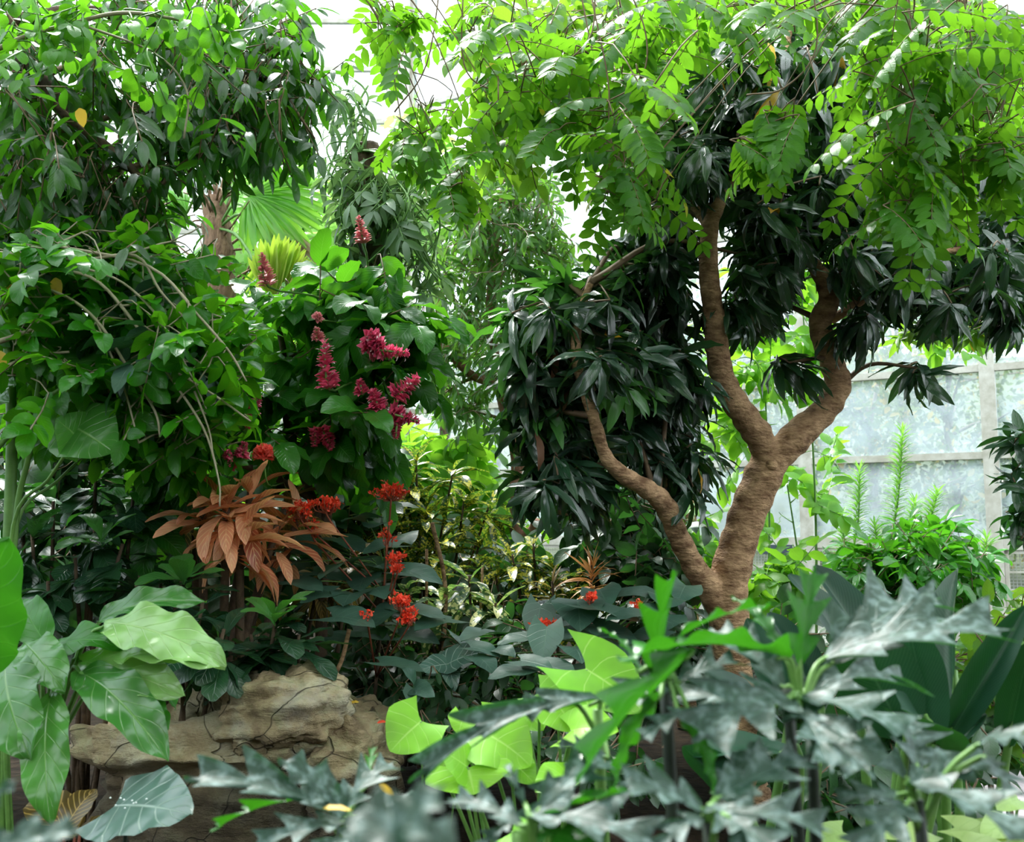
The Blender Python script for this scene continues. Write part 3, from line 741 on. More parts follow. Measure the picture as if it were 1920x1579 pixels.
# ------------------------------------------------------------------ trees that overhang from outside the frame
pt = thing('feather_leaved_tree', 'tall tree with hanging sprays of bright green feather leaves at upper right', 'tree', floorpt(2500, 4.6))
o = origin(pt)
pk = [skeleton([(2500, 1900, 60, 4.6), (2490, 900, 50, 4.6), (2400, 200, 42, 4.6), (2150, -130, 32, 4.6), (1600, -230, 26, 4.7), (1200, -230, 20, 4.8), (850, -160, 12, 4.9), (640, -60, 6, 5.0)]),
      skeleton([(2260, 60, 20, 4.6), (2040, -20, 14, 4.5), (1900, -70, 9, 4.4), (1700, -60, 6, 4.4)])]
pk[0][0, 2] = 0
tubes_obj('trunk', [(k_[:, :3], k_[:, 3]) for k_ in pk], M['bark2'], pt, 10)
sk = np.vstack([pk[0][18:], pk[1]])
PN = dict(style='pinnate', L=0.084, n=8, rl=0.42, dens=.85)
grow(pt, [(1130, 200, 110, 90, 4.8, .4, 34), (1180, 300, 60, 50, 4.6, .2, 14), (1170, 100, 120, 80, 4.8, .4, 26), (1420, 10, 120, 30, 4.7, .3, 16), (1300, 10, 90, 40, 4.8, .3, 13),
    (1690, 120, 80, 90, 4.5, .35, 26), (1680, 240, 60, 60, 4.4, .25, 18), (1700, 330, 70, 60, 4.4, .2, 20), (1720, 400, 45, 25, 4.3, .1, 7), (1830, 180, 100, 120, 4.6, .4, 36),
    (1840, 300, 70, 60, 4.7, .3, 12), (1470, 230, 35, 25, 4.5, .1, 6), (1620, 10, 120, 40, 4.6, .3, 16), (1800, 40, 120, 60, 4.5, .3, 26), (1000, 100, 100, 80, 4.9, .4, 26), (1180, 350, 35, 20, 4.5, .1, 4)],
    PN, M['twig'], M['pinn'], T_LFT, sk, 21, r0=.007)
grow(pt, [(745, 80, 35, 60, 4.9, .25, 9), (800, 200, 50, 40, 5.0, .2, 5), (720, 20, 40, 30, 5, .2, 5), (880, 60, 40, 60, 5, .3, 9), (920, 180, 40, 60, 5, .3, 10), (790, 250, 40, 40, 5.0, .15, 5), (850, 340, 30, 30, 4.9, .1, 5), (760, 270, 30, 30, 5, .1, 3), (900, 290, 40, 40, 5, .2, 6)],
    dict(style='pinnate', L=0.078, n=6, rl=0.30), M['twig'], M['pinn'], T_LFT, pk[0][30:], 22, r0=.006)
grow(pt, [(1160, 375, 35, 15, 4.45, .05, 4), (1215, 385, 30, 15, 4.45, .05, 3)], dict(style='pinnate', L=.075, n=5, rl=.2), M['twig'], M['needle'], T_DROOP, sk, 26, r0=.004)
grow(pt, [(1470, 225, 30, 30, 4.35, .06, 5), (1410, 265, 25, 15, 4.35, .05, 3)], dict(PN, dens=1, rl=.3), M['twig'], M['pinn'], T_LFT, sk, 27, r0=.004)
for q in (
    [(830, -60, 4.8), (800, 120, 4.8), (740, 210, 4.8)], [(870, -60, 4.7), (870, 120, 4.7), (930, 170, 4.7), (1020, 170, 4.7)], [(1115, -60, 4.6), (1110, 60, 4.6), (1060, 120, 4.6)],
    [(1110, 0, 4.5), (1140, 150, 4.5), (1145, 260, 4.5), (1190, 380, 4.5)], [(1160, -60, 4.5), (1210, 60, 4.5), (1200, 150, 4.5), (1120, 200, 4.5)], [(1520, -60, 4.3), (1530, 90, 4.3), (1470, 165, 4.3), (1400, 178, 4.3)],
    [(1690, -60, 4.3), (1710, 80, 4.3), (1700, 150, 4.3)], [(1600, 60, 4.3), (1640, 150, 4.3), (1680, 290, 4.3), (1720, 400, 4.3)], [(1490, -60, 4.4), (1490, 60, 4.4)], [(1800, -40, 4.4), (1830, 120, 4.4), (1860, 240, 4.4)]):
    tubes_obj('hanging_stem', [(crom([at(*p) for p in q], 6), 0.004)], M['twig'], pt, 5)

ct = thing('broad_canopy_tree', 'yellow-green leafy canopy of a tall tree behind the hanging feather leaves', 'tree', floorpt(1290, 8.2))
ck = [skeleton([(1290, 1300, 22, 8.2), (1280, 900, 20, 8.2), (1210, 500, 18, 8.0), (1120, 250, 16, 7.6), (1000, 120, 12, 7.4), (900, 20, 7, 7.2)]), skeleton([(1120, 250, 10, 7.6), (1040, 140, 9, 7.2), (985, 125, 8, 6.8), (1000, 60, 5, 6.8)]),
      skeleton([(1210, 500, 12, 8.0), (1400, 200, 12, 7.8), (1600, 40, 9, 7.6), (1800, 0, 6, 7.4)])]
ck[0][0, 2] = 0
tubes_obj('trunk', [(k_[:, :3], k_[:, 3]) for k_ in ck], M['bark'], ct, 10)
AL = dict(style='alt', L=0.15, n=8, tl=.5, hang=.25, droop=.45, dens=1.2)
grow(ct, [(930, 60, 50, 60, 7, .5, 16), (1020, 60, 80, 60, 7.2, .5, 28), (1120, 60, 90, 60, 7.2, .5, 30), (920, 170, 40, 50, 6.8, .4, 12), (1000, 180, 80, 60, 7, .5, 28), (1110, 160, 80, 60, 7.2, .5, 28), (1230, 60, 90, 60, 7.3, .5, 28),
    (1350, 30, 80, 40, 7.5, .5, 20), (1480, 20, 90, 30, 7.5, .5, 18), (1620, 30, 90, 50, 7.4, .5, 22), (1760, 60, 90, 60, 7.3, .5, 26), (1880, 80, 70, 80, 7.2, .5, 28), (1860, 230, 80, 60, 7.2, .5, 22), (960, 270, 60, 30, 6.8, .3, 10), (1190, 200, 60, 60, 7.2, .4, 14), (1700, 200, 80, 60, 7.2, .4, 16)],
    AL, M['twig'], M['canopy'], T_OVATE, np.vstack([ck[0][14:], ck[1], ck[2]]), 23)

dt = thing('drooping_leaved_tree', 'dark tree with dense hanging lance leaves filling the upper left corner', 'tree', floorpt(-330, 5.2))
dk = [skeleton([(-330, 1700, 50, 5.2), (-320, 900, 42, 5.2), (-220, 200, 36, 5.2), (-60, -100, 28, 5.2), (250, -160, 18, 5.3), (600, -100, 8, 5.4)]),
      skeleton([(-220, 200, 20, 5.2), (-60, 60, 18, 5.1), (60, 130, 15, 5.0), (130, 220, 12, 5.0), (230, 300, 9, 5.0), (300, 380, 5, 5.0)]),
      skeleton([(-60, 60, 14, 5.1), (150, 20, 12, 5.2), (330, 60, 10, 5.2), (420, 130, 7, 5.2), (520, 150, 4, 5.2)])]
dk[0][0, 2] = 0
tubes_obj('trunk', [(k_[:, :3], k_[:, 3]) for k_ in dk], M['bark2'], dt, 10)
DR = dict(style='alt', L=0.15, n=8, tl=.38, hang=.45, droop=.6, spread=.85, dens=1.2)
grow(dt, [(60, 190, 70, 80, 5.0, .3, 24), (60, 300, 70, 80, 5.0, .3, 24), (130, 300, 60, 90, 5.2, .3, 22), (150, 400, 80, 60, 5.1, .3, 24), (230, 350, 60, 70, 5.2, .3, 20), (260, 430, 80, 50, 5.1, .3, 18),
    (270, 200, 40, 40, 5.3, .3, 9), (330, 280, 70, 60, 5.2, .3, 22), (400, 190, 80, 80, 5.2, .3, 30), (500, 220, 60, 60, 5.2, .3, 22), (440, 265, 60, 35, 5.1, .3, 11), (370, 100, 90, 60, 5.3, .3, 26), (500, 110, 70, 60, 5.3, .3, 22),
    (590, 150, 40, 30, 5.3, .2, 6), (540, 60, 50, 40, 5.4, .3, 11), (280, 40, 90, 50, 5.4, .3, 22), (180, 120, 60, 60, 5.2, .3, 15), (90, 60, 100, 60, 5.3, .3, 26), (420, 20, 90, 30, 5.4, .3, 20), (20, 400, 60, 80, 5.1, .3, 18), (590, 260, 20, 30, 5.1, .1, 2)],
    DR, M['twig'], M['droop'], T_DROOP, np.vstack([dk[0][16:], dk[1], dk[2]]), 24)

rt = thing('round_leaved_climber', 'climbing vine with bright rounded leaves along the top left edge', 'vine', floorpt(-280, 4.2))
rk = skeleton([(-280, 1700, 8, 4.2), (-250, 900, 7, 4.2), (-120, 200, 6, 4.2), (0, 90, 5, 4.2), (150, 40, 4, 4.2), (240, 24, 4, 4.2), (350, 40, 3, 4.2), (430, 60, 2.5, 4.2)])
rk2 = skeleton([(150, 45, 3, 4.2), (290, 100, 2, 4.2), (350, 170, 2, 4.2), (345, 260, 2, 4.2)])
rk[0, 2] = 0
tubes_obj('stem', [(rk[:, :3], rk[:, 3]), (rk2[:, :3], rk2[:, 3])], M['cane'], rt, 6)
grow(rt, [(80, 90, 90, 50, 4.2, .15, 12), (150, 20, 80, 30, 4.2, .15, 10), (300, 40, 70, 30, 4.2, .15, 10), (410, 50, 40, 35, 4.15, .1, 7), (360, 60, 30, 30, 4.2, .1, 4), (30, 20, 60, 40, 4.3, .2, 8), (270, 130, 50, 40, 4.2, .1, 3), (345, 200, 20, 50, 4.2, .05, 2), (530, 30, 40, 40, 4.3, .1, 3)],
    dict(style='alt', L=0.075, n=5, tl=.22, hang=.3, droop=.6), M['gstem'], M['lime'], [tmpl(P_(0.4, 0.5, w_), 6, 2, c, 0.15) for w_, c in ((0.36, 0.4), (0.40, 0.8))], np.vstack([rk[20:], rk2]), 25, r0=.005)

# ------------------------------------------------------------------ left shrub with arching canes
st = thing('arching_shrub', 'sprawling green shrub with grey canes arching down to the right at left', 'shrub', floorpt(-150, 4.8))
canes = [[(-80, 470, 5), (60, 478, 4.5), (150, 488, 4), (255, 480, 4), (300, 545, 3), (350, 600, 2)], [(-60, 650, 8), (0, 640, 7), (60, 618, 4), (120, 600, 3)], [(-60, 710, 6), (0, 692, 5), (60, 668, 4), (130, 660, 3)],
         [(0, 520, 4), (110, 550, 4), (180, 600, 4), (240, 690, 3.5), (290, 770, 3), (300, 820, 2)], [(60, 500, 4), (170, 520, 4), (240, 590, 4), (300, 680, 3), (380, 800, 3), (410, 900, 2), (412, 950, 2)],
         [(100, 460, 4), (280, 500, 4), (370, 590, 3.5), (430, 660, 3), (462, 715, 2)], [(150, 500, 3), (230, 530, 3), (300, 600, 3), (350, 700, 3), (390, 800, 2), (400, 860, 2)], [(300, 680, 3), (400, 740, 3), (470, 790, 2)], [(180, 600, 3), (230, 720, 2.5), (260, 830, 2)]]
ca = [skeleton([(x, y, r_ * .8, 4.3 - .0003 * x) for x, y, r_ in c]) for c in canes]
b0 = origin(st)
tubes_obj('cane', [(k_[:, :3], k_[:, 3]) for k_ in ca] + [(crom([b0, b0 + (0, 0, 1.4), ca[i][0, :3]], 6), np.linspace(.03, .015, 13)) for i in range(4)], M['cane'], st, 6)
AR = dict(style='alt', L=0.125, n=8, dens=1.65, tl=.32, hang=.1, droop=.25)
grow(st, [(50, 480, 80, 50, 4.8, .3, 22), (160, 470, 80, 40, 4.8, .3, 22), (60, 570, 80, 50, 4.7, .3, 26), (170, 520, 60, 30, 4.9, .3, 10), (225, 490, 60, 40, 4.9, .3, 16), (230, 610, 80, 40, 4.9, .35, 20), (325, 590, 60, 50, 4.9, .3, 20),
    (90, 660, 90, 50, 4.8, .3, 26), (320, 660, 80, 60, 4.8, .3, 28), (200, 700, 80, 60, 4.8, .3, 28), (420, 640, 50, 50, 4.9, .25, 14), (280, 760, 80, 60, 4.8, .3, 26), (390, 740, 60, 60, 4.8, .3, 20), (150, 770, 70, 50, 5.0, .3, 18), (340, 830, 70, 40, 4.9, .25, 16), (60, 750, 60, 40, 5.1, .3, 12), (380, 500, 30, 20, 5.0, .2, 4)],
    AR, M['cane'], M['arch'], T_OVATE, np.vstack(ca), 31, r0=.006)
grow(st, [(120, 580, 120, 110, 4.5, .1, 5), (330, 660, 100, 120, 4.4, .1, 6), (250, 600, 80, 80, 4.4, .1, 4)], dict(style='alt', L=0.15, n=4, tl=.3, hang=.3, droop=.5), M['cane'], M['clero'], T_OVATE, np.vstack(ca), 32, r0=.004)
tip_ = origin(st)
LV = Leaves()
for x, y in ((32, 541), (104, 533), (305, 670), (22, 545), (150, 215), (0, 670)):
    b_ = at(x, y - 12, 4.3); big_leaf('yellow_leaf', b_, b_ + (.02, 0, -.09), (0.2, -1, .2), T_OVATE[0], M['yellowleaf'], st, label='yellow leaf')

# ------------------------------------------------------------------ fan palm
fp = thing('fan_palm', 'fan palm with fibrous brown trunk and yellow-green fans behind the left shrub', 'palm', floorpt(425, 8.0))
o = origin(fp)
tr = skeleton([(425, 1200, 24, 8), (420, 800, 24, 8), (415, 640, 26, 8.0), (412, 520, 30, 8.0), (405, 420, 26, 8.0), (402, 370, 18, 8.0)]); tr[0, 2] = 0
tubes_obj('trunk', [(tr[:, :3], tr[:, 3] * (1 + .12 * np.sin(np.arange(len(tr)) * 2.3)))], M['fibre'], fp, 14)
rg = np.random.default_rng(77); TB = []
for k in range(46):
    t_ = rg.uniform(.45, 1); i = int(t_ * (len(tr) - 1)); p = tr[i, :3]
    dr = unit(np.array((rg.normal(), rg.normal() * .7, rg.uniform(.3, 1.4)))); ln = rg.uniform(.3, .75)
    TB.append((crom([p, p + dr * ln * .5, p + dr * ln + (0, 0, rg.uniform(-.25, .1))], 3), np.linspace(.014, .005, 7)))
tubes_obj('leaf_stub', TB, M['fibre'], fp, 4)
def fan(name, hub, ax, nrm, R, n, spread, mat, parent, curl=.3, w_=.055, seed=0, r=None):
    rg = np.random.default_rng(seed); LV = Leaves(); ax = unit(ax); nrm = unit(np.array(nrm, float)); nrm = unit(nrm - ax * (ax @ nrm))
    for k in range(n):
        a = -spread + 2 * spread * k / (n - 1)
        LV.add(np.asarray(hub, float), rot_about(ax, nrm, a) + nrm * (0.04 if k % 2 else -.02), nrm + .1 * randdir(rg), R * (1 - .25 * (abs(a) / spread) ** 2) * rg.uniform(.92, 1.05), r if r is not None else rg.random())
    return link(name, LV.mesh(name, [tmpl(P_(0.7, 0.55, w_), 8, 2, curl, .9), tmpl(P_(0.7, 0.55, w_), 8, 2, curl * 1.7, .9)], origin(parent), seed), mat, parent)
crown = tr[-1, :3]
for i, (hx, hy, d, ax, nm, R, n, sp_, mat, cu) in enumerate([
        (468, 368, 7.8, (1, -.15, -.12), (0.1, -1, .5), .68, 30, 1.5, 'palm', .35), (515, 575, 7.4, (.12, -.1, 1), (.1, -1, .1), .55, 26, .62, 'palmy', .15), (520, 470, 7.6, (.25, -.1, -1), (.2, -1, .1), .5, 24, 1.0, 'palmy', .3),
        (490, 428, 7.7, (1, -.1, -.4), (0, -.8, .7), .55, 22, .8, 'palmdry', .9), (350, 400, 8.2, (-1, -.1, .1), (0, -1, .4), .6, 26, 1.4, 'palm', .5), (420, 300, 8.3, (-.1, .2, 1), (0, -1, -.1), .55, 26, 1.2, 'palm', .4), (500, 300, 8.5, (.4, .2, .8), (0, -1, 0), .55, 26, 1.1, 'palm', .5)]):
    h = at(hx, hy, d)
    tubes_obj('stalk', [(crom([crown - (0, 0, .2 + .05 * i), (crown + h) / 2 + (0, -.05, .06), h], 4), .012)], M['gstem'], fp, 6)
    fan('fan_leaf', h, ax, nm, R, n, sp_, M[mat], fp, cu, seed=i)
for i, (x, y, ln) in enumerate(((405, 610, .5), (418, 600, .6), (398, 560, .45), (424, 660, .5))):
    fan('dead_fan', at(x, y, 7.85), (rg.uniform(-.15, .15), -.1, -1), (0, -1, 0), ln, 12, .28, M['palmdry'], fp, .1, seed=30 + i)

# ------------------------------------------------------------------ vine covered stump
vs = thing('vine_covered_post', 'tall dark stump wrapped in dangling grey-green vines behind the pink flowered shrub', 'stump', floorpt(690, 7.0))
o = origin(vs)
tr = skeleton([(700, 1200, 30, 7), (696, 800, 28, 7), (690, 480, 34, 7), (682, 360, 40, 7), (680, 290, 38, 7), (676, 275, 22, 7)]); tr[0, 2] = 0
tubes_obj('stump', [(tr[:, :3], tr[:, 3] * (1 + .08 * np.sin(np.arange(len(tr)) * 2.1)))], M['bark2'], vs, 14)
for x, y, l_ in ((682, 330, 130), (720, 330, 60), (712, 370, 40)):
    tubes_obj('peeling_bark', [(np.array([at(x, y, 6.84), at(x + 4, y + l_ * .5, 6.8), at(x, y + l_, 6.85)]), np.array((.012, .024, .008)))], M['redbark'], vs, 6)
rg = np.random.default_rng(41); TB = []
for k in range(20):
    x0 = rg.uniform(625, 810); y0 = 290 + max(0, x0 - 700) * .5 + rg.uniform(-20, 30)
    pts = [(676 + rg.normal() * 12, 280, 6.9)]
    pts.append(((676 + x0) / 2, min(y0, 300) - 10, 6.75)); y = y0
    for q in range(4):
        pts.append((x0 + rg.normal() * 22, y, 6.7 + rg.normal() * .1)); y += rg.uniform(35, 75)
    TB.append((crom([at(*p) for p in pts], 5), .006))
for q in ([(676, 285), (668, 230), (690, 190), (682, 165), (665, 150)], [(676, 285), (690, 240), (672, 200), (690, 160)], [(676, 285), (650, 250), (628, 290), (612, 340), (608, 400)], [(780, 380), (840, 430), (858, 420), (860, 400)], [(690, 250), (660, 180), (640, 190), (630, 250)], [(800, 420), (822, 500), (830, 540)]):
    TB.append((crom([at(x, y, 6.75) for x, y in q], 6), .008))
vo = tubes_obj('vine', TB, M['gstem'], vs, 6)
VN = dict(style='alt', L=0.17, n=5, tl=.35, hang=.3, droop=.5, spread=.9)
grow(vs, [(680, 360, 50, 60, 6.7, .12, 22), (740, 380, 50, 60, 6.7, .15, 22), (680, 450, 60, 60, 6.8, .12, 16), (770, 450, 50, 60, 6.8, .15, 13), (670, 225, 20, 45, 6.8, .06, 6), (640, 330, 15, 50, 6.8, .05, 6), (800, 520, 30, 50, 6.8, .1, 7), (650, 520, 40, 40, 6.9, .1, 7), (665, 180, 40, 25, 6.8, .05, 4)],
    VN, M['gstem'], M['vanilla'], T_DROOP, tr[10:], 42, r0=.008)

# ------------------------------------------------------------------ fine leaved tree, pale trees and saplings beyond
ft = thing('fine_leaved_tree', 'tree with fine dark green foliage and reddish branches left of the mango canopy', 'tree', floorpt(985, 9.0))
fk = [skeleton([(990, 1200, 16, 9), (982, 1060, 14, 9), (962, 960, 12, 9), (968, 860, 11, 9), (940, 740, 11, 9), (920, 600, 10, 9), (930, 450, 8, 9), (950, 330, 6, 9)]), skeleton([(962, 900, 9, 9), (985, 850, 7, 9), (1000, 750, 6, 9), (1020, 600, 5, 9)]),
      skeleton([(930, 720, 9, 9), (880, 700, 8, 8.8), (830, 640, 7, 8.8), (820, 560, 5, 8.8)]), skeleton([(975, 1010, 10, 9), (1000, 995, 11, 8.95), (1005, 975, 9, 8.9)])]
fk[0][0, 2] = 0
tubes_obj('trunk', [(k_[:, :3], k_[:, 3]) for k_ in fk], M['redbark'], ft, 10)
FN = dict(style='alt', L=0.14, n=10, dens=1.2, tl=.35, hang=.25, droop=.4, spread=.7)
grow(ft, [(930, 340, 80, 40, 9, .5, 30), (990, 380, 60, 60, 9, .5, 30), (890, 400, 50, 50, 9, .5, 26), (960, 440, 80, 60, 9, .5, 44), (880, 490, 60, 60, 9, .5, 36), (960, 540, 60, 60, 9, .5, 36), (850, 560, 40, 60, 9, .5, 20), (900, 620, 60, 50, 9, .5, 28),
    (840, 660, 40, 50, 9, .4, 16), (910, 700, 60, 50, 9, .4, 22), (830, 740, 40, 40, 9, .4, 14), (880, 770, 50, 40, 9, .4, 14), (1000, 640, 50, 60, 9.2, .4, 18), (1030, 470, 40, 60, 9.2, .4, 18)],
    FN, M['twig'], M['fine'], T_FINE, np.vstack(fk[:3]), 51)
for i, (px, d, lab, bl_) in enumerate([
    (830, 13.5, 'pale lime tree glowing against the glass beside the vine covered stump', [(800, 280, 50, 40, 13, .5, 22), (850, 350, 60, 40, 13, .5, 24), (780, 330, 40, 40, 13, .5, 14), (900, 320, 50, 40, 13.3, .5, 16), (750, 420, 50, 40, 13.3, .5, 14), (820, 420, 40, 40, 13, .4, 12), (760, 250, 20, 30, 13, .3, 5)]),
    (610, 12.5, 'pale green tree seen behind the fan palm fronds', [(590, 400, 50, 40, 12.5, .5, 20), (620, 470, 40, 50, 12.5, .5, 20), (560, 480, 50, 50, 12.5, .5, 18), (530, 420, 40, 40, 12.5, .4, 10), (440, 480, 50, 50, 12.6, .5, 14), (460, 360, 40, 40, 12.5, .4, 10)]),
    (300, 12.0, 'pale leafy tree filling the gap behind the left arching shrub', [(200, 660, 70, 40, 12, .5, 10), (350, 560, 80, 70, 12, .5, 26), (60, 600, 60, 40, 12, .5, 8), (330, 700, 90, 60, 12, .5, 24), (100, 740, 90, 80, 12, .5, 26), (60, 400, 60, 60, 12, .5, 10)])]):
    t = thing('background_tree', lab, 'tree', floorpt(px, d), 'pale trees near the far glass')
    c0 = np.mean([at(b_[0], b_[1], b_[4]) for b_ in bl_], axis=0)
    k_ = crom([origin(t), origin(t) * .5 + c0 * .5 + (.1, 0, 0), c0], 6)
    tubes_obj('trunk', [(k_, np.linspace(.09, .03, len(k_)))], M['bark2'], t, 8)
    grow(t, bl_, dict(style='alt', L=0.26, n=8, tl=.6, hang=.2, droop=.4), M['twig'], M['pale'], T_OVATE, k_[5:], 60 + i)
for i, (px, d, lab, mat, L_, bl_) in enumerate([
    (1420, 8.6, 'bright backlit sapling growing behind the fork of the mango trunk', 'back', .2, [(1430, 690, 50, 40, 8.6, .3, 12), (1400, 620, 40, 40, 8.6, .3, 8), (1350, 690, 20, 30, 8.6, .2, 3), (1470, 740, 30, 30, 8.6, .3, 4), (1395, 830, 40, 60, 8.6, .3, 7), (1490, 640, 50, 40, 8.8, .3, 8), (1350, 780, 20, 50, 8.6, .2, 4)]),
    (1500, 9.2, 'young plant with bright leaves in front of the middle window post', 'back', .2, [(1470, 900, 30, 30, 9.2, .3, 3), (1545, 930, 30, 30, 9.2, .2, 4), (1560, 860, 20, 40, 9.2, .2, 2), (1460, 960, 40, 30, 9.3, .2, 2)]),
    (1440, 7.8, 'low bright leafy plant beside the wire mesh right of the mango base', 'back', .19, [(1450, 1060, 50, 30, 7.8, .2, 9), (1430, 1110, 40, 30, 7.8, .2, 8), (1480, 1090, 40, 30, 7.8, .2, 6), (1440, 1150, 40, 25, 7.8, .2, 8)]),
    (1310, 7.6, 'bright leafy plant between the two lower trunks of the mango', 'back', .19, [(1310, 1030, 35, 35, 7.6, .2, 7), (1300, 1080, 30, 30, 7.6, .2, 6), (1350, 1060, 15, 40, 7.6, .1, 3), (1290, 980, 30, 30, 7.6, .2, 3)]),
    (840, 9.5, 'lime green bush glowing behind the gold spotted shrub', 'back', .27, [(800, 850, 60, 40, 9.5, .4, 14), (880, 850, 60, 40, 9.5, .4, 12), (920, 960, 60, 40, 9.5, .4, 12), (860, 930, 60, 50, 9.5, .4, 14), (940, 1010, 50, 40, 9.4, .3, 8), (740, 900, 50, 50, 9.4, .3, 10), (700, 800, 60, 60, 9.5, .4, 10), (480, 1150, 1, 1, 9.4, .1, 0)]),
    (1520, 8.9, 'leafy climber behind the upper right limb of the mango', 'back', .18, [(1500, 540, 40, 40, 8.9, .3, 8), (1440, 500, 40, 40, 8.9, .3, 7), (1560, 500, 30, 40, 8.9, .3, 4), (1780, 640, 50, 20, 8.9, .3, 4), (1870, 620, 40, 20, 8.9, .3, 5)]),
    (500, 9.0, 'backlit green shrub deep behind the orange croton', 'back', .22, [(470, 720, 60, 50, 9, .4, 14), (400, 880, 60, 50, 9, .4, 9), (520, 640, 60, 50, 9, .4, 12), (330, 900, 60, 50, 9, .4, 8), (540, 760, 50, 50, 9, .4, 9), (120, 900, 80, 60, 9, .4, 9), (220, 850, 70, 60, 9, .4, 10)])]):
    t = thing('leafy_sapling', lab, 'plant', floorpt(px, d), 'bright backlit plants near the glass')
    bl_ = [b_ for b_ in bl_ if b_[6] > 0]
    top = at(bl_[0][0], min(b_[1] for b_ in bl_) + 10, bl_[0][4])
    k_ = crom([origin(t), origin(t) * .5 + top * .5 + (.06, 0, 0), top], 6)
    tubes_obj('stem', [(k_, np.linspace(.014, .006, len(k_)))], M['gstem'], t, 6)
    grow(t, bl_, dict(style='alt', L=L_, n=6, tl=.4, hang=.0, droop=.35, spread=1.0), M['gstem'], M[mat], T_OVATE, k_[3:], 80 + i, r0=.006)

# unseen tree added above and behind the viewpoint to shade the near plants
t = thing('added_shade_tree', 'added unseen broad-leaved tree whose crown shades from above and behind the viewpoint', 'tree', (-3.2, -2.0, 0)); o = origin(t); rg = np.random.default_rng(99)
k_ = crom([o, o + (.2, .1, 2.2), o + (.6, .5, 4.6)], 6); TB = [(k_, np.linspace(.2, .12, len(k_)))]; LV = Leaves()
for i in range(46):
    e = np.array((rg.uniform(-6.5, 6.5), rg.uniform(-2.2, 2.8), rg.uniform(5.1, 6.7)))
    TB.append((crom([k_[-1], k_[-1] * .5 + e * .5 + (0, 0, .5), e], 4), np.linspace(.06, .012, 9)))
    for q in range(60):
        p = e + np.clip(rg.normal(size=3), -1.6, 1.6) * (.65, .5, .3)
        LV.add(p, randdir(rg, -.7, .3), np.array((0, 0, 1)) + .5 * randdir(rg), rg.uniform(.28, .42), rg.random())
tubes_obj('trunk', TB, M['bark2'], t, 8)
link('foliage', LV.mesh('foliage', T_OVATE, o, 4), M['canopy'], t)

# edge tree at right
et = thing('dark_edge_tree', 'dark leaf clusters reaching in from the right edge before the window post', 'tree', floorpt(2080, 6.0))
ek = skeleton([(2080, 1600, 20, 6), (2060, 1000, 16, 6), (2040, 700, 12, 6), (2000, 500, 8, 6)]); ek[0, 2] = 0
tubes_obj('trunk', [(ek[:, :3], ek[:, 3])], M['bark2'], et, 8)
grow(et, [(1905, 820, 30, 20, 6, .1, 4), (1895, 890, 25, 15, 6, .1, 3), (1910, 960, 25, 15, 6, .1, 4), (1915, 1010, 20, 15, 6, .1, 2), (1960, 900, 30, 80, 6, .2, 8)], dict(style='whorl', L=.19, n=8, lo=-.5, hi=.4), M['twig'], M['fig'], T_DROOP, ek[8:], 101, r0=.008)
t = thing('green_canopy_tree', 'dense small-leaved green canopy at the right edge below the feather leaves', 'tree', floorpt(2150, 7.2))
ek = skeleton([(2150, 1500, 30, 7.2), (2120, 900, 26, 7.2), (2050, 500, 20, 7.2), (1950, 350, 12, 7.2), (1850, 300, 7, 7.2)]); ek[0, 2] = 0
tubes_obj('trunk', [(ek[:, :3], ek[:, 3])], M['bark2'], t, 8)
grow(t, [(1880, 340, 60, 50, 7.2, .3, 22), (1800, 370, 60, 40, 7.2, .3, 16), (1890, 430, 50, 50, 7.2, .3, 22), (1820, 450, 50, 50, 7.2, .3, 14), (1900, 520, 40, 50, 7.2, .3, 14), (1740, 620, 60, 20, 7.2, .3, 8), (1840, 600, 60, 30, 7.2, .3, 14)],
    dict(style='whorl', L=.18, n=9, lo=-.5, hi=.5), M['twig'], M['canopy'], T_DROOP, ek[8:], 102, r0=.01)
#PART4

# ------------------------------------------------------------------ pink flowered shrub
ps = thing('pink_flowered_shrub', 'large shrub with broad veined leaves and upright pink flower spikes at centre left', 'shrub', floorpt(600, 5.8))
pk_ = [skeleton([(600, 1290, 12, 5.8), (610, 1000, 10, 5.8), (640, 800, 9, 5.7), (700, 700, 8, 5.6), (660, 600, 7, 5.6), (690, 500, 5, 5.6)]), skeleton([(610, 1000, 9, 5.8), (540, 800, 8, 5.8), (530, 650, 6, 5.8), (500, 560, 4, 5.8)]),
       skeleton([(660, 620, 6, 5.6), (740, 600, 5, 5.6), (800, 590, 4, 5.6)]), skeleton([(610, 950, 8, 5.8), (480, 880, 6, 5.5), (350, 860, 5, 5.3)])]
pk_[0][0, 2] = 0
tubes_obj('stem', [(k_[:, :3], k_[:, 3]) for k_ in pk_], M['bark2'], ps, 8)
PS = dict(style='alt', L=0.24, n=5, tl=.3, hang=.1, droop=.3, spread=.95)
grow(ps, [(680, 520, 60, 30, 5.6, .2, 8), (600, 570, 60, 40, 5.6, .25, 8), (510, 570, 50, 30, 5.8, .2, 7), (740, 590, 70, 40, 5.6, .25, 9), (790, 600, 40, 30, 5.6, .2, 5), (660, 640, 60, 40, 5.7, .25, 8), (560, 660, 60, 50, 5.8, .25, 9),
    (760, 680, 50, 40, 5.6, .2, 6), (620, 760, 60, 40, 5.6, .25, 8), (680, 790, 50, 40, 5.5, .2, 7), (560, 810, 60, 50, 5.7, .25, 10), (650, 860, 60, 50, 5.7, .25, 10), (300, 870, 40, 25, 5.3, .15, 4), (400, 820, 60, 40, 5.6, .2, 7), (480, 760, 50, 40, 5.7, .2, 6), (290, 950, 40, 40, 5.6, .2, 5), (450, 700, 50, 50, 5.8, .2, 6)],
    PS, M['twig'], M['pinkleaf'], T_BIGOV, np.vstack(pk_), 111)
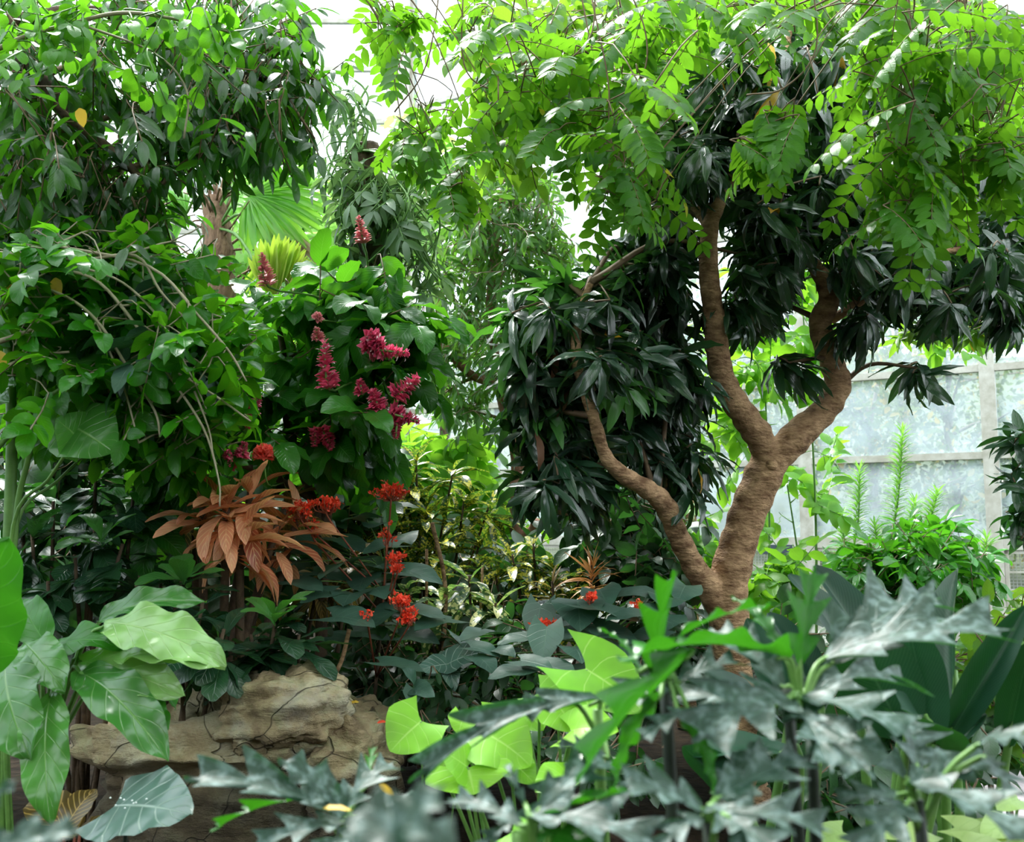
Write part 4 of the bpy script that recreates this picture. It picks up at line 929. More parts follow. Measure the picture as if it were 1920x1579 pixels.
def flower_spike(name, B, T, w_, mat, parent, seed, n=70, stalk=None, white=True):
    rg = np.random.default_rng(seed); B, T = np.array(B), np.array(T); ax = unit(T - B); ln = np.linalg.norm(T - B)
    LV = Leaves(); LW = Leaves(); s_ = unit(np.cross(ax, (0.2, 1, .1)))
    for k in range(n):
        t = rg.random() ** 1.1; h = rot_about(s_, ax, k * 2.4)
        LV.add(B + ax * ln * t + h * w_ * .25 * (1 - t), h * (1 - .5 * t) + ax * .6, ax - h * .3 + .3 * randdir(rg), w_ * (1.35 - .7 * t) * rg.uniform(.7, 1.1), rg.random())
        if k % 6 == 0: LW.add(B + ax * ln * t + h * w_ * .6, h + ax * .3, ax, w_ * .45, .5)
    sp_ = link(name, LV.mesh(name, T_PETAL, origin(parent), seed), mat, parent)
    st0 = B if stalk is None else np.array(stalk)
    tubes_obj('stalk', [(crom([st0, (st0 + B) / 2 + (0, .01, .02), B, T], 3), .006)], M['gstem'], sp_, 5)
    if white: link('florets', LW.mesh('florets', T_PETAL, origin(parent), seed), M['whitep'], sp_)
for i, (bx, by, tx_, ty_, w_, mt_, d) in enumerate([
    (503, 538, 492, 478, 15, 'ppink', 5.5), (682, 458, 673, 410, 13, 'ppink', 5.5), (617, 730, 608, 642, 19, 'pink', 5.35), (685, 632, 712, 650, 22, 'pink', 5.35), (690, 655, 762, 662, 17, 'pink', 5.35), (738, 745, 782, 708, 18, 'pink', 5.35),
    (725, 770, 784, 790, 17, 'pink', 5.35), (712, 770, 700, 735, 17, 'pink', 5.35), (742, 785, 742, 820, 12, 'pink', 5.35), (470, 775, 486, 742, 12, 'pink', 5.35), (462, 800, 475, 765, 13, 'pink', 5.35), (345, 820, 360, 785, 10, 'pink', 5.3), (350, 830, 340, 800, 9, 'pink', 5.3),
    (452, 860, 458, 832, 12, 'pink', 5.3), (435, 880, 432, 862, 9, 'pink', 5.3), (595, 600, 596, 588, 9, 'ppink', 5.5), (597, 640, 594, 617, 11, 'ppink', 5.5), (606, 800, 620, 840, 15, 'pink', 5.6), (428, 858, 428, 846, 8, 'pink', 5.3), (595, 800, 590, 835, 12, 'pink', 5.6), (680, 740, 675, 715, 12, 'pink', 5.4)]):
    d -= .35; B_ = at(bx, by, d); T_ = at(tx_, ty_, d - .03)
    sk_ = np.vstack(pk_)[:, :3]; near = sk_[np.argmin(np.linalg.norm(sk_ - B_, axis=1))]
    flower_spike('flower_spike', B_, T_, w_ * d / F, M[mt_], ps, 500 + i, 130, near, w_ > 16)
# pompon flowers
for i, (x, y, r_, d) in enumerate(((495, 853, 21, 5.1), (383, 862, 13, 5.1))):
    rg = np.random.default_rng(i + 3); c = at(x, y, d); LV = Leaves()
    for k in range(220):
        h = randdir(rg, -.4, 1); h[1] -= .3; h = unit(h)
        LV.add(c + h * r_ * .35 * d / F, h + .2 * randdir(rg), randdir(rg), r_ * .75 * d / F, rg.random())
    f_ = link('flower_head', LV.mesh('flower_head', T_PETAL, origin(ps), i), M['coral'], ps); f_['label'] = 'round coral flower head'
    tubes_obj('stalk', [(crom([pk_[3][-8 if i == 0 else -2, :3], c + (0.02, .02, -.15), c], 4), .004)], M['gstem'], f_, 5)

# ------------------------------------------------------------------ crotons
def croton(name, label, cat, px, d, crowns, mat, temps, L, n, lo, hi, wood, group=None, stemr=.014, seed=0, baseY=None):
    t = thing(name, label, cat, floorpt(px, d), group); o = origin(t); rg = np.random.default_rng(seed)
    for i, c in enumerate(crowns):
        x, y, dd = c[:3]; p = at(x, y, dd); k = c[3] if len(c) > 3 else 1.0
        m_ = c[4] if len(c) > 4 else mat
        sc_ = crom([o + (rg.normal() * .04, rg.normal() * .04, 0), o * .5 + p * .5 + (rg.normal() * .05, 0, 0), p], 5)
        TB = [(sc_, np.linspace(stemr * 1.2, stemr * .6, len(sc_)))]
        br = tubes_obj('branch', TB, wood, t, 6)
        LV = Leaves()
        for q in range(int(n * k)):
            z = (q / (n * k)) * .16
            up = unit(np.array((rg.normal() * .1, rg.normal() * .1 - .08, 1)))
            e0 = hi - (hi - lo) * (q / (n * k)) ** .8 + rg.normal() * .15
            leaf_whorl(LV, rg, p - (0, 0, z), up, 1, L * (.75 + .35 * math.sin(math.pi * q / (n * k))), e0, e0 + .01)
        link('foliage', LV.mesh('foliage', temps, o, seed + i), m_, br)
    return t
croton('orange_croton', 'croton with salmon orange yellow-veined leaves above the dark shrub at left', 'shrub', 440, 5.5,
       [(425, 935, 5.0, 1.4), (470, 920, 5.1, .8), (380, 950, 5.1, .7), (540, 930, 5.6, .8, M['crotg']), (520, 985, 5.2, .7), (450, 985, 5.0, .7), (560, 960, 5.3, .5), (350, 930, 5.6, .5, M['crotg'])], M['croto'], T_CROT, .33, 20, -.6, 1.2, M['bark2'], seed=7, stemr=.03)
croton('low_croton', 'low dull croton with bronze veined leaves beneath the grey-green heart leaves', 'shrub', 600, 6.0, [(600, 1060, 5.9), (660, 1030, 6.0), (480, 1100, 5.7, .5)], M['crotg'], T_CROT, .28, 18, -.8, .8, M['bark2'], seed=9)
GC = [(720, 920, 6.9), (690, 880, 7.0), (770, 900, 7.0), (850, 880, 7.1), (800, 950, 6.9), (870, 940, 7.0), (740, 990, 6.9), (820, 1010, 6.8), (900, 1010, 6.9), (780, 860, 7.2), (920, 940, 7.1), (650, 900, 7.1), (680, 960, 7.0)]
croton('gold_spotted_shrub', 'tall croton speckled with yellow spots behind the red flower clusters', 'shrub', 790, 6.9, GC, M['gold'], T_CROT, .27, 22, -.6, 1.1, M['bark2'], 'yellow spotted crotons', seed=11)
croton('gold_spotted_shrub', 'yellow-speckled croton left of and below the orange bromeliad', 'shrub', 1010, 6.6, [(960, 1040, 6.6), (1000, 1020, 6.7), (1040, 1060, 6.6), (1090, 1080, 6.6), (930, 1080, 6.6), (1060, 1120, 6.5), (990, 1110, 6.6), (900, 1060, 6.7), (1130, 1060, 6.7)], M['gold'], T_CROT, .26, 20, -.7, 1.1, M['bark2'], 'yellow spotted crotons', seed=13)
croton('cream_splashed_shrub', 'narrow-leaved shrub splashed with cream low in front of the spotted croton', 'shrub', 880, 6.1, [(880, 1080, 6.1), (830, 1120, 6.1), (930, 1130, 6.0), (800, 1180, 6.0), (760, 1100, 6.3)], M['goldc'], T_CROT, .29, 18, -.7, .9, M['bark2'], seed=15)
bt = croton('orange_bromeliad', 'spiky orange rosette glowing low between the mango trunks and spotted croton', 'plant', 1110, 6.4, [(1110, 1060, 5.75, 1.3)], M['brom'], T_STRAP + T_NEED, .2, 34, -.2, 1.3, M['bark2'], seed=17)
croton('small_bromeliad', 'smaller dull orange rosette just left of the bright orange bromeliad', 'plant', 1040, 6.5, [(1035, 1090, 6.4, 1)], M['crotg'], T_STRAP + T_NEED, .2, 22, -.2, 1.2, M['bark2'], seed=18)

# ------------------------------------------------------------------ obovate dark shrubs on the left
OB = dict(M='fig')
def figs(label, px, d, cr, seed, young=()):
    t = croton('dark_leathery_shrub', label, 'shrub', px, d, [c for c in cr], M['fig'], T_OBOV, .25, 15, -.75, .6, M['bark2'], 'dark leathery-leaved shrubs', seed=seed)
    if young:
        o = origin(t); LV = Leaves(); rg = np.random.default_rng(seed)
        for x, y, dd in young:
            leaf_whorl(LV, rg, at(x, y, dd), unit((0, -.15, 1)), 7, .22, .35, 1.25)
        link('new_leaves', LV.mesh('new_leaves', T_OBOV, o, seed), M['figy'], t)
figs('dark leathery-leaved shrub under the left shrub, above the broad pale leaves', 170, 5.0, [(180, 970, 5, 1.2), (100, 940, 5.1), (250, 930, 5.1), (60, 1000, 5.0), (140, 1040, 4.9), (230, 1020, 4.9), (40, 900, 5.2), (180, 890, 5.2), (260, 1080, 4.8), (90, 1090, 4.8), (20, 1060, 5)], 200, [(190, 1010, 4.8), (205, 860, 5.0)])
figs('dark leathery-leaved shrub right of the glossy leaf that points right', 350, 4.8, [(340, 1090, 4.8), (380, 1130, 4.7), (300, 1070, 4.9), (420, 1180, 4.6), (340, 1170, 4.6)], 201, [(345, 1085, 4.65)])
figs('dark leathery-leaved shrub standing directly behind the pale rock', 520, 4.9, [(515, 1170, 4.75, 1.2), (470, 1190, 4.75), (560, 1190, 4.8), (500, 1215, 4.9), (445, 1220, 4.8)], 202, [(515, 1155, 4.6)])

# small palms low behind
for i, (x, y, d, lab) in enumerate(((500, 1080, 5.9, 'small fan-leaved palmlet below the orange croton'), (330, 1010, 6.2, 'small dark palmlet behind the leathery shrub'), (620, 1090, 6.3, 'low palmlet between the orange croton and the heart leaves'))):
    t = thing('palm_seedling', lab, 'palm', floorpt(x, d), 'palm seedlings in the shade'); c = at(x, y, d); rg = np.random.default_rng(i)
    for k in range(6):
        h = c + np.array((rg.normal() * .12, rg.normal() * .1, rg.uniform(-.12, .12)))
        tubes_obj('stalk', [(crom([origin(t), (origin(t) + h) / 2, h], 4), .004)], M['gstem'], t, 4)
        fan('fan_leaf', h, (rg.uniform(-1, 1), -.4, rg.uniform(-.8, .4)), (0, -.6, .8), .2, 10, 1.3, M['under'], t, .7, .07, seed=i * 9 + k)

# ------------------------------------------------------------------ grey-green heart leaves with red flower clusters
def heart_plant(label, px, d, leaves, seed, hgt):
    t = thing('red_flowered_shrub', label, 'shrub', floorpt(px, d), 'heart-leaved shrubs with red flowers'); rg = np.random.default_rng(seed); o = origin(t)
    stem = crom([o, o + (0.05, 0, hgt * .5), o + (0.1, 0, hgt)], 6)
    tubes_obj('stem', [(stem, np.linspace(.014, .007, len(stem)))], M['bark2'], t, 6)
    for x, y, dd, sz in leaves:
        c = at(x, y, dd); a = unit(np.array((rg.normal() * .9, -rg.uniform(.2, 1.0), -rg.uniform(.1, .35)))); L_ = sz * dd / F
        B_ = c - a * L_ * .4; n_ = np.array((rg.normal() * .22, -.22, 1.0))
        lf = big_leaf('leaf', B_, B_ + a * L_, n_, T_HEART[rg.integers(3)], M['clero'], t, r=rg.random(), width=1.05)
        i = np.argmin(np.linalg.norm(stem - B_, axis=1))
        tubes_obj('petiole', [(crom([stem[i], (stem[i] + B_) / 2 + (0, 0, .03), B_ + a * .01 - (0, 0, .004)], 4), .0035)], M['gstem'], lf, 5)
    return t, stem
h1, hs1 = heart_plant('shrub of flat grey-green heart leaves with tall red clusters at centre', 690, 5.5, [
    (565, 1012, 5.5, 70), (560, 1035, 5.4, 90), (535, 1062, 5.3, 85), (650, 1020, 5.5, 90), (640, 1066, 5.3, 100), (565, 1098, 5.2, 95), (670, 975, 5.6, 70), (705, 985, 5.6, 70), (722, 1030, 5.4, 75), (785, 1082, 5.2, 80),
    (655, 1122, 5.2, 80), (705, 1112, 5.3, 90), (655, 1165, 5.0, 90), (735, 1152, 5.2, 85), (790, 1150, 5.2, 90), (820, 1170, 5.2, 90), (600, 1120, 5.2, 65), (745, 1250, 4.9, 95), (700, 1060, 5.5, 90), (610, 1080, 5.5, 90),
    (760, 1010, 5.7, 70), (690, 1190, 5.3, 80), (600, 1030, 5.6, 80), (680, 1090, 5.4, 80), (780, 1200, 5.2, 80), (640, 1200, 5.3, 70)], 301, 1.35)
h2, hs2 = heart_plant('shrub of wide grey-green heart leaves spreading below the mango trunk', 1080, 5.2, [
    (1085, 1148, 5.0, 120), (1135, 1150, 4.9, 130), (1190, 1160, 4.8, 95), (1130, 1118, 5.2, 90), (1200, 1120, 5.2, 100), (1250, 1130, 5.1, 95), (1050, 1170, 5.1, 90), (1010, 1162, 5.1, 75), (1090, 1190, 4.9, 95), (905, 1195, 5.0, 90),
    (968, 1200, 4.9, 65), (1022, 1202, 4.8, 80), (905, 1222, 4.8, 60), (945, 1222, 4.8, 50), (905, 1245, 4.7, 70), (962, 1262, 4.6, 85), (1000, 1245, 4.6, 70), (1040, 1255, 4.6, 85), (1080, 1225, 4.7, 80), (1150, 1190, 4.9, 90),
    (1050, 1310, 4.5, 70), (860, 1200, 5.1, 70), (1240, 1165, 4.9, 90), (1170, 1225, 4.8, 90), (1280, 1110, 5.3, 80), (840, 1260, 5.1, 70), (1110, 1260, 4.8, 80), (1220, 1200, 5.0, 80)], 302, 1.0)
def panicle(c, w_, h_, d, parent, stem, seed, n=240, mat='red'):
    rg = np.random.default_rng(seed); c = at(c[0], c[1], d); sc = d / F; w_ *= sc; h_ *= sc
    root_ = c - (0, 0, h_ * 1.5); LV = Leaves(); TB = []
    i = np.argmin(np.linalg.norm(stem - (root_ - (0, 0, .35)), axis=1)); a_ = stem[min(i, len(stem) - 1)]
    TB.append((crom([a_, (a_ + root_) / 2, root_, c - (0, 0, h_ * .6)], 3), .005))
    for k in range(n // 8):
        q = rg.normal(size=3) * np.array((w_ * .4, w_ * .3, h_ * .4)); q = np.clip(q, (-w_, -w_, -h_), (w_, w_, h_)); e = c + q
        TB.append((np.array([root_ + (0, 0, h_ * .3), (root_ + e) / 2 + q * .3, e]), .002))
        for j in range(8):
            f = e + randdir(rg) * .012
            LV.add(f, randdir(rg) + np.array((0, -.3, .3)), randdir(rg), rg.uniform(.014, .026), rg.random())
    s_ = tubes_obj('flower_stalk', TB, M['rstem'], parent, 4)
    link('flower_cluster', LV.mesh('flower_cluster', T_PETAL, origin(parent), seed), M[mat], s_)
for i, (x, y, w_, h_, d, n) in enumerate(((570, 955, 32, 18, 5.2, 300), (615, 945, 32, 16, 5.2, 300), (733, 920, 32, 16, 5.2, 360), (742, 1045, 20, 9, 5.1, 130), (745, 1065, 14, 7, 5.1, 80), (752, 1128, 15, 16, 4.95, 200), (766, 1152, 14, 15, 4.95, 160), (590, 985, 26, 18, 5.25, 60), (725, 1000, 26, 22, 5.3, 70), (690, 1155, 20, 10, 5.0, 30))):
    panicle((x, y), w_, h_, d, h1, hs1, 600 + i, n)
for i, (x, y, w_, h_, d, n) in enumerate(((1015, 1172, 22, 10, 4.95, 160), (1105, 1120, 14, 10, 5.0, 100), (1068, 1290, 22, 16, 4.6, 200), (1198, 1132, 10, 6, 5.0, 40))):
    panicle((x, y), w_, h_, d, h2, hs2, 650 + i, n)

# ------------------------------------------------------------------ shaded understory between everything
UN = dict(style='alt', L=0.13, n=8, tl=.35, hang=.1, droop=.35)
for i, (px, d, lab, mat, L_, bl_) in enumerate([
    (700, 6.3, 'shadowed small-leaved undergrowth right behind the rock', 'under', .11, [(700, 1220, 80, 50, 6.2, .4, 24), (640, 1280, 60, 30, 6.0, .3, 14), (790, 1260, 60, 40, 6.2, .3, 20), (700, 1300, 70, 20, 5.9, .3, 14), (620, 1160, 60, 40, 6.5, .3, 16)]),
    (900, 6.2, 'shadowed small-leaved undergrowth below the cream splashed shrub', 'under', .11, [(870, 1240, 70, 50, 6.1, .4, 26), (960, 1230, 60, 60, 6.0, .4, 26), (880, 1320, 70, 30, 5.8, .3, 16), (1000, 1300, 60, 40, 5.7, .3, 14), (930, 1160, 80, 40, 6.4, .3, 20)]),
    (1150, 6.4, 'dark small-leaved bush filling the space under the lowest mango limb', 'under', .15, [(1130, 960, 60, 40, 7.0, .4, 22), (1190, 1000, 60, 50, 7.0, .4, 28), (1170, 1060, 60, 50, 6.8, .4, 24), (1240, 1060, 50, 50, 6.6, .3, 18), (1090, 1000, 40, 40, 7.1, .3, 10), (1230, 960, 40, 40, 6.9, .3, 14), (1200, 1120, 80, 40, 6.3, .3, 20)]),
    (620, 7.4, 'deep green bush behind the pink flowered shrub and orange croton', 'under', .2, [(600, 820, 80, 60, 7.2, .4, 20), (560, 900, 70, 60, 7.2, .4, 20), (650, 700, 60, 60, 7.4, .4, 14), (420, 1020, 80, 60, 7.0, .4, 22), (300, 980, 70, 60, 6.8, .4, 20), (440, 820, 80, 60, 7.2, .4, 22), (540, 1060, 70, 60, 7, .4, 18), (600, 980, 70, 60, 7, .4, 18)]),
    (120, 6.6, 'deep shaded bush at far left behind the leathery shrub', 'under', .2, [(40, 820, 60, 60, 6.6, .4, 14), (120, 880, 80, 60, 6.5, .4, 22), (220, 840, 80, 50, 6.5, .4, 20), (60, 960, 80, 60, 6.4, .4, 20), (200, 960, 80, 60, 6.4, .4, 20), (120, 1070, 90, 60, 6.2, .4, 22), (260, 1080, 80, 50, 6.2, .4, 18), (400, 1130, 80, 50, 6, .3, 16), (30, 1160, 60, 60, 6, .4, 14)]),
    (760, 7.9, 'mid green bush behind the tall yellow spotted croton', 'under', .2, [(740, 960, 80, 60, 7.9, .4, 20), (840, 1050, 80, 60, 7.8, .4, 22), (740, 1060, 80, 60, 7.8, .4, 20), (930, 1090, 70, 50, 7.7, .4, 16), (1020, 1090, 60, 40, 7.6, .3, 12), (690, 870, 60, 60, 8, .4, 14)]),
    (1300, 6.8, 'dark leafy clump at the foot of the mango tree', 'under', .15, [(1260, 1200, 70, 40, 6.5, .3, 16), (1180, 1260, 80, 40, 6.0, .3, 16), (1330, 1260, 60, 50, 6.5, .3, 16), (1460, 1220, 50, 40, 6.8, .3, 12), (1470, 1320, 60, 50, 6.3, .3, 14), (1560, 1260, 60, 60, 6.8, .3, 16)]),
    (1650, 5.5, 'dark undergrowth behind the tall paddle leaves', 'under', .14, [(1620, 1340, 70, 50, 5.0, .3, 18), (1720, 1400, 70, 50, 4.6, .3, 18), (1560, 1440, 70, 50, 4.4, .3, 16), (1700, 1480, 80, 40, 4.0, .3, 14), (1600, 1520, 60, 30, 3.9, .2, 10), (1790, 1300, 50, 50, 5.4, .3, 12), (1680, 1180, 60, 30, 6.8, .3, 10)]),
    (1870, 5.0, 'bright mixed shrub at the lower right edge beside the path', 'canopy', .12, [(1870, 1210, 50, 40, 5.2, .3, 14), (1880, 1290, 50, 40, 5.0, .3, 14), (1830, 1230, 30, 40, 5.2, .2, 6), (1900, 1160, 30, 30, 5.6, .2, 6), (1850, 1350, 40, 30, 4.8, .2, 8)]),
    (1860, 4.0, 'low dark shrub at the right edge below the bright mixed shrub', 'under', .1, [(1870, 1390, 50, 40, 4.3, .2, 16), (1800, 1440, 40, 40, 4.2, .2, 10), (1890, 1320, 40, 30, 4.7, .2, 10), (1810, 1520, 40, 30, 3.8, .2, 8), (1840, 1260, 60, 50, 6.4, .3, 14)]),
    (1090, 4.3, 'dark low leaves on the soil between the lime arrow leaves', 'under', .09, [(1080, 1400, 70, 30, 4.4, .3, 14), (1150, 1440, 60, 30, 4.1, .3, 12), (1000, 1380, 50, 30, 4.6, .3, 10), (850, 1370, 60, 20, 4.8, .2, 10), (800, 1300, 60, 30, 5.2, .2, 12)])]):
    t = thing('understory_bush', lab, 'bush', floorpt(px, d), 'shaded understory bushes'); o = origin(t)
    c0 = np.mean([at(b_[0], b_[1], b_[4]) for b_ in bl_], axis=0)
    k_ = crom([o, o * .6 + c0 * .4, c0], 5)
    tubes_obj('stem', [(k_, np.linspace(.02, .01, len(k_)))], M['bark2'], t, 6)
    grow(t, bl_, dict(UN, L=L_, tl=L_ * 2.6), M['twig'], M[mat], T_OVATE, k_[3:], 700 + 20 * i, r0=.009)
for q, r_ in (
    ([(655, 1180, 5.2), (640, 1240, 5.2), (610, 1300, 5.2)], .012), ([(810, 980, 6.0), (835, 1100, 6.0), (830, 1250, 6.0), (835, 1360, 6.0)], .014), ([(800, 1030, 6.1), (800, 1200, 6.1), (805, 1340, 6.1)], .01), ([(905, 1060, 6.2), (900, 1200, 6.2), (915, 1330, 6.2)], .008),
    ([(770, 1180, 6.1), (776, 1300, 6.1)], .007), ([(1000, 1180, 5.8), (985, 1300, 5.8)], .006), ([(860, 1220, 5.8), (880, 1350, 5.8)], .006), ([(945, 1230, 5.6), (950, 1340, 5.6)], .006)):
    tubes_obj('bare_stem', [(crom([at(*p) for p in q], 5), r_)], M['bark'], h1, 6)

# ------------------------------------------------------------------ plants in front of the windows at right
cf = thing('glossy_wavy_bush', 'dense dome of glossy wavy green leaves in front of the right window bay', 'bush', floorpt(1710, 9.0)); o = origin(cf)
k_ = crom([o, o + (0, 0, .6), at(1710, 1060, 9)], 5)
tubes_obj('stem', [(k_, .03)], M['bark2'], cf, 8)
grow(cf, [(1640, 1060, 60, 40, 9, .3, 26), (1720, 1030, 70, 45, 9, .3, 32), (1790, 1050, 60, 40, 9, .3, 26), (1680, 1110, 70, 30, 9, .3, 18), (1780, 1110, 70, 30, 9, .3, 18), (1840, 1070, 30, 30, 9, .2, 8), (1600, 1090, 30, 30, 9, .2, 8)],
    dict(style='alt', L=.19, n=8, dens=1.5, tl=.35, hang=0, droop=.5), M['twig'], M['coffee'], T_DROOP + T_OVATE, k_[4:], 121)
for i, (x0, y0, x1, y1, d, lab) in enumerate(((1693, 808, 1668, 1060, 10, 'tallest upright spire of narrow bright leaves by the window'), (1612, 880, 1600, 1060, 10.1, 'second tallest narrow-leaved spire, left of the tallest'), (1758, 925, 1715, 1050, 9.9, 'short leaning narrow-leaved spire, right of the tallest'),
        (1578, 965, 1582, 1100, 9.8, 'low narrow-leaved spire at the left end of the row'), (1716, 940, 1700, 1050, 10.2, 'short upright narrow-leaved spire hugging the tallest one'), (1850, 1010, 1830, 1100, 9.8, 'narrow-leaved spire at the right end against the window post'), (1640, 985, 1650, 1090, 9.9, 'stubby narrow-leaved spire between the two tallest'))):
    t = thing('narrow_leaved_shrub', lab, 'shrub', floorpt(x1, d), 'narrow-leaved spires by the window'); T_, B_ = at(x0, y0, d), at(x1, y1, d); rg = np.random.default_rng(i)
    k_ = crom([origin(t), B_, (B_ + T_) / 2 + (.02, 0, 0), T_], 6)
    st_ = tubes_obj('stem', [(k_, np.linspace(.014, .006, len(k_)))], M['gstem'], t, 6); LV = Leaves()
    n = int(np.linalg.norm(T_ - B_) * 150) + 40
    for q in range(n):
        f = (q / n) ** .8; p = B_ + (T_ - B_) * f; h = np.array((math.cos(q * 2.4), math.sin(q * 2.4), .35 + .5 * f + (1.2 if f > .96 else 0)))
        LV.add(p, h, (0, 0, 1) - h * .3 + .2 * randdir(rg), .2 * (1.05 - .35 * f) * rg.uniform(.8, 1.1), f * .9 * rg.random() + .1)
    link('foliage', LV.mesh('foliage', T_NEED, origin(t), i), M['needle'], st_)
ft_ = thing('bird_feeder', 'small dark blue box lantern hanging before the wire mesh by the middle post', 'lantern', at(1466, 1090, 12.8))
p = at(1466, 1090, 12.8)
link('roof', boxes('roof', [((0, 0, .36), (.34, .3, .04), .3), ((0, 0, .42), (.22, .2, .08), .3)]), plain('dark_blue_paint', (.02, .035, .06), .4), ft_)
link('body', boxes('body', [((0, 0, .18), (.24, .2, .3), .3)]), plain('blue_grey_paint', (.03, .06, .08), .4), ft_)
link('base', boxes('base', [((0, 0, .01), (.32, .28, .04), .3)]), bpy.data.materials['dark_blue_paint'], ft_)
ft_.location.z = p[2]
link('post', boxes('post', [((0, 0, -p[2] / 2), (.05, .05, p[2]), 0)]), M['white'], ft_)

# ------------------------------------------------------------------ tall paddle leaves
pd = thing('paddle_leaved_plant', 'clump of tall dark paddle-shaped leaves at right in front of the glossy bush', 'plant', floorpt(1700, 3.1)); o = origin(pd)
T_PAD = [tmpl(P_(0.55, 0.6, w_), 14, 6, c, f, wave=0.012, wn=2) for w_, c, f in ((0.20, .25, .5), (0.24, .5, .3), (0.17, .2, .7))]
PL = [ # base px,py,d   tip px,py,d   normal   width
    ((1690, 1330, 3.0), (1525, 1062, 3.2), (.6, -1, .0), .8), ((1600, 1250, 3.2), (1478, 1078, 3.4), (.7, -1, .0), .8), ((1790, 1330, 3.1), (1797, 1068, 3.4), (-1, -.5, .0), .8), ((1720, 1300, 3.2), (1735, 1100, 3.4), (.1, -1, .5), .8),
    ((1700, 1390, 2.9), (1590, 1178, 2.8), (.1, .8, .4), 1.3), ((1745, 1400, 2.9), (1700, 1160, 2.9), (.9, .8, .3), 1.0), ((1775, 1390, 3.0), (1925, 1135, 2.9), (-.5, -.9, .1), .55), ((1790, 1340, 3.1), (1920, 1240, 3.2), (-.2, -.5, 1), .8),
    ((1480, 1340, 3.2), (1400, 1160, 3.3), (-.4, -.7, .8), .9), ((1540, 1330, 3.2), (1440, 1150, 3.4), (.4, -.9, .5), 1.0), ((1480, 1390, 3.3), (1300, 1255, 3.2), (-.1, -.3, 1), .8), ((1890, 1400, 3.0), (1935, 1200, 2.9), (-.7, -.7, .2), .8),
    ((1770, 1420, 2.9), (1690, 1330, 2.6), (.1, -.6, 1), 1.2), ((1500, 1420, 3.0), (1300, 1420, 2.9), (0, -.2, 1), .9), ((1740, 1460, 3.0), (1850, 1340, 3.1), (-.3, -.5, 1), .8), ((1400, 1520, 2.9), (1280, 1400, 2.9), (.2, .9, .7), 1.2)]
for i, (b_, t_, n_, w_) in enumerate(PL):
    B_, T_ = at(*b_), at(*t_)
    lf = big_leaf('leaf', B_, T_, n_, T_PAD[i % 3], M['canna'], pd, width=w_, r=(i * .37) % 1)
    base_ = o + (((i % 4) - 1.5) * .12 + (-.35 if b_[0] < 1560 else 0), .1 * (i % 3), 0)
    tubes_obj('leaf_stalk', [(crom([base_, base_ * .5 + B_ * .5, B_, B_ + (T_ - B_) * .25], 4), np.linspace(.022, .007, 13))], M['gstem'], lf, 7)
#PART5

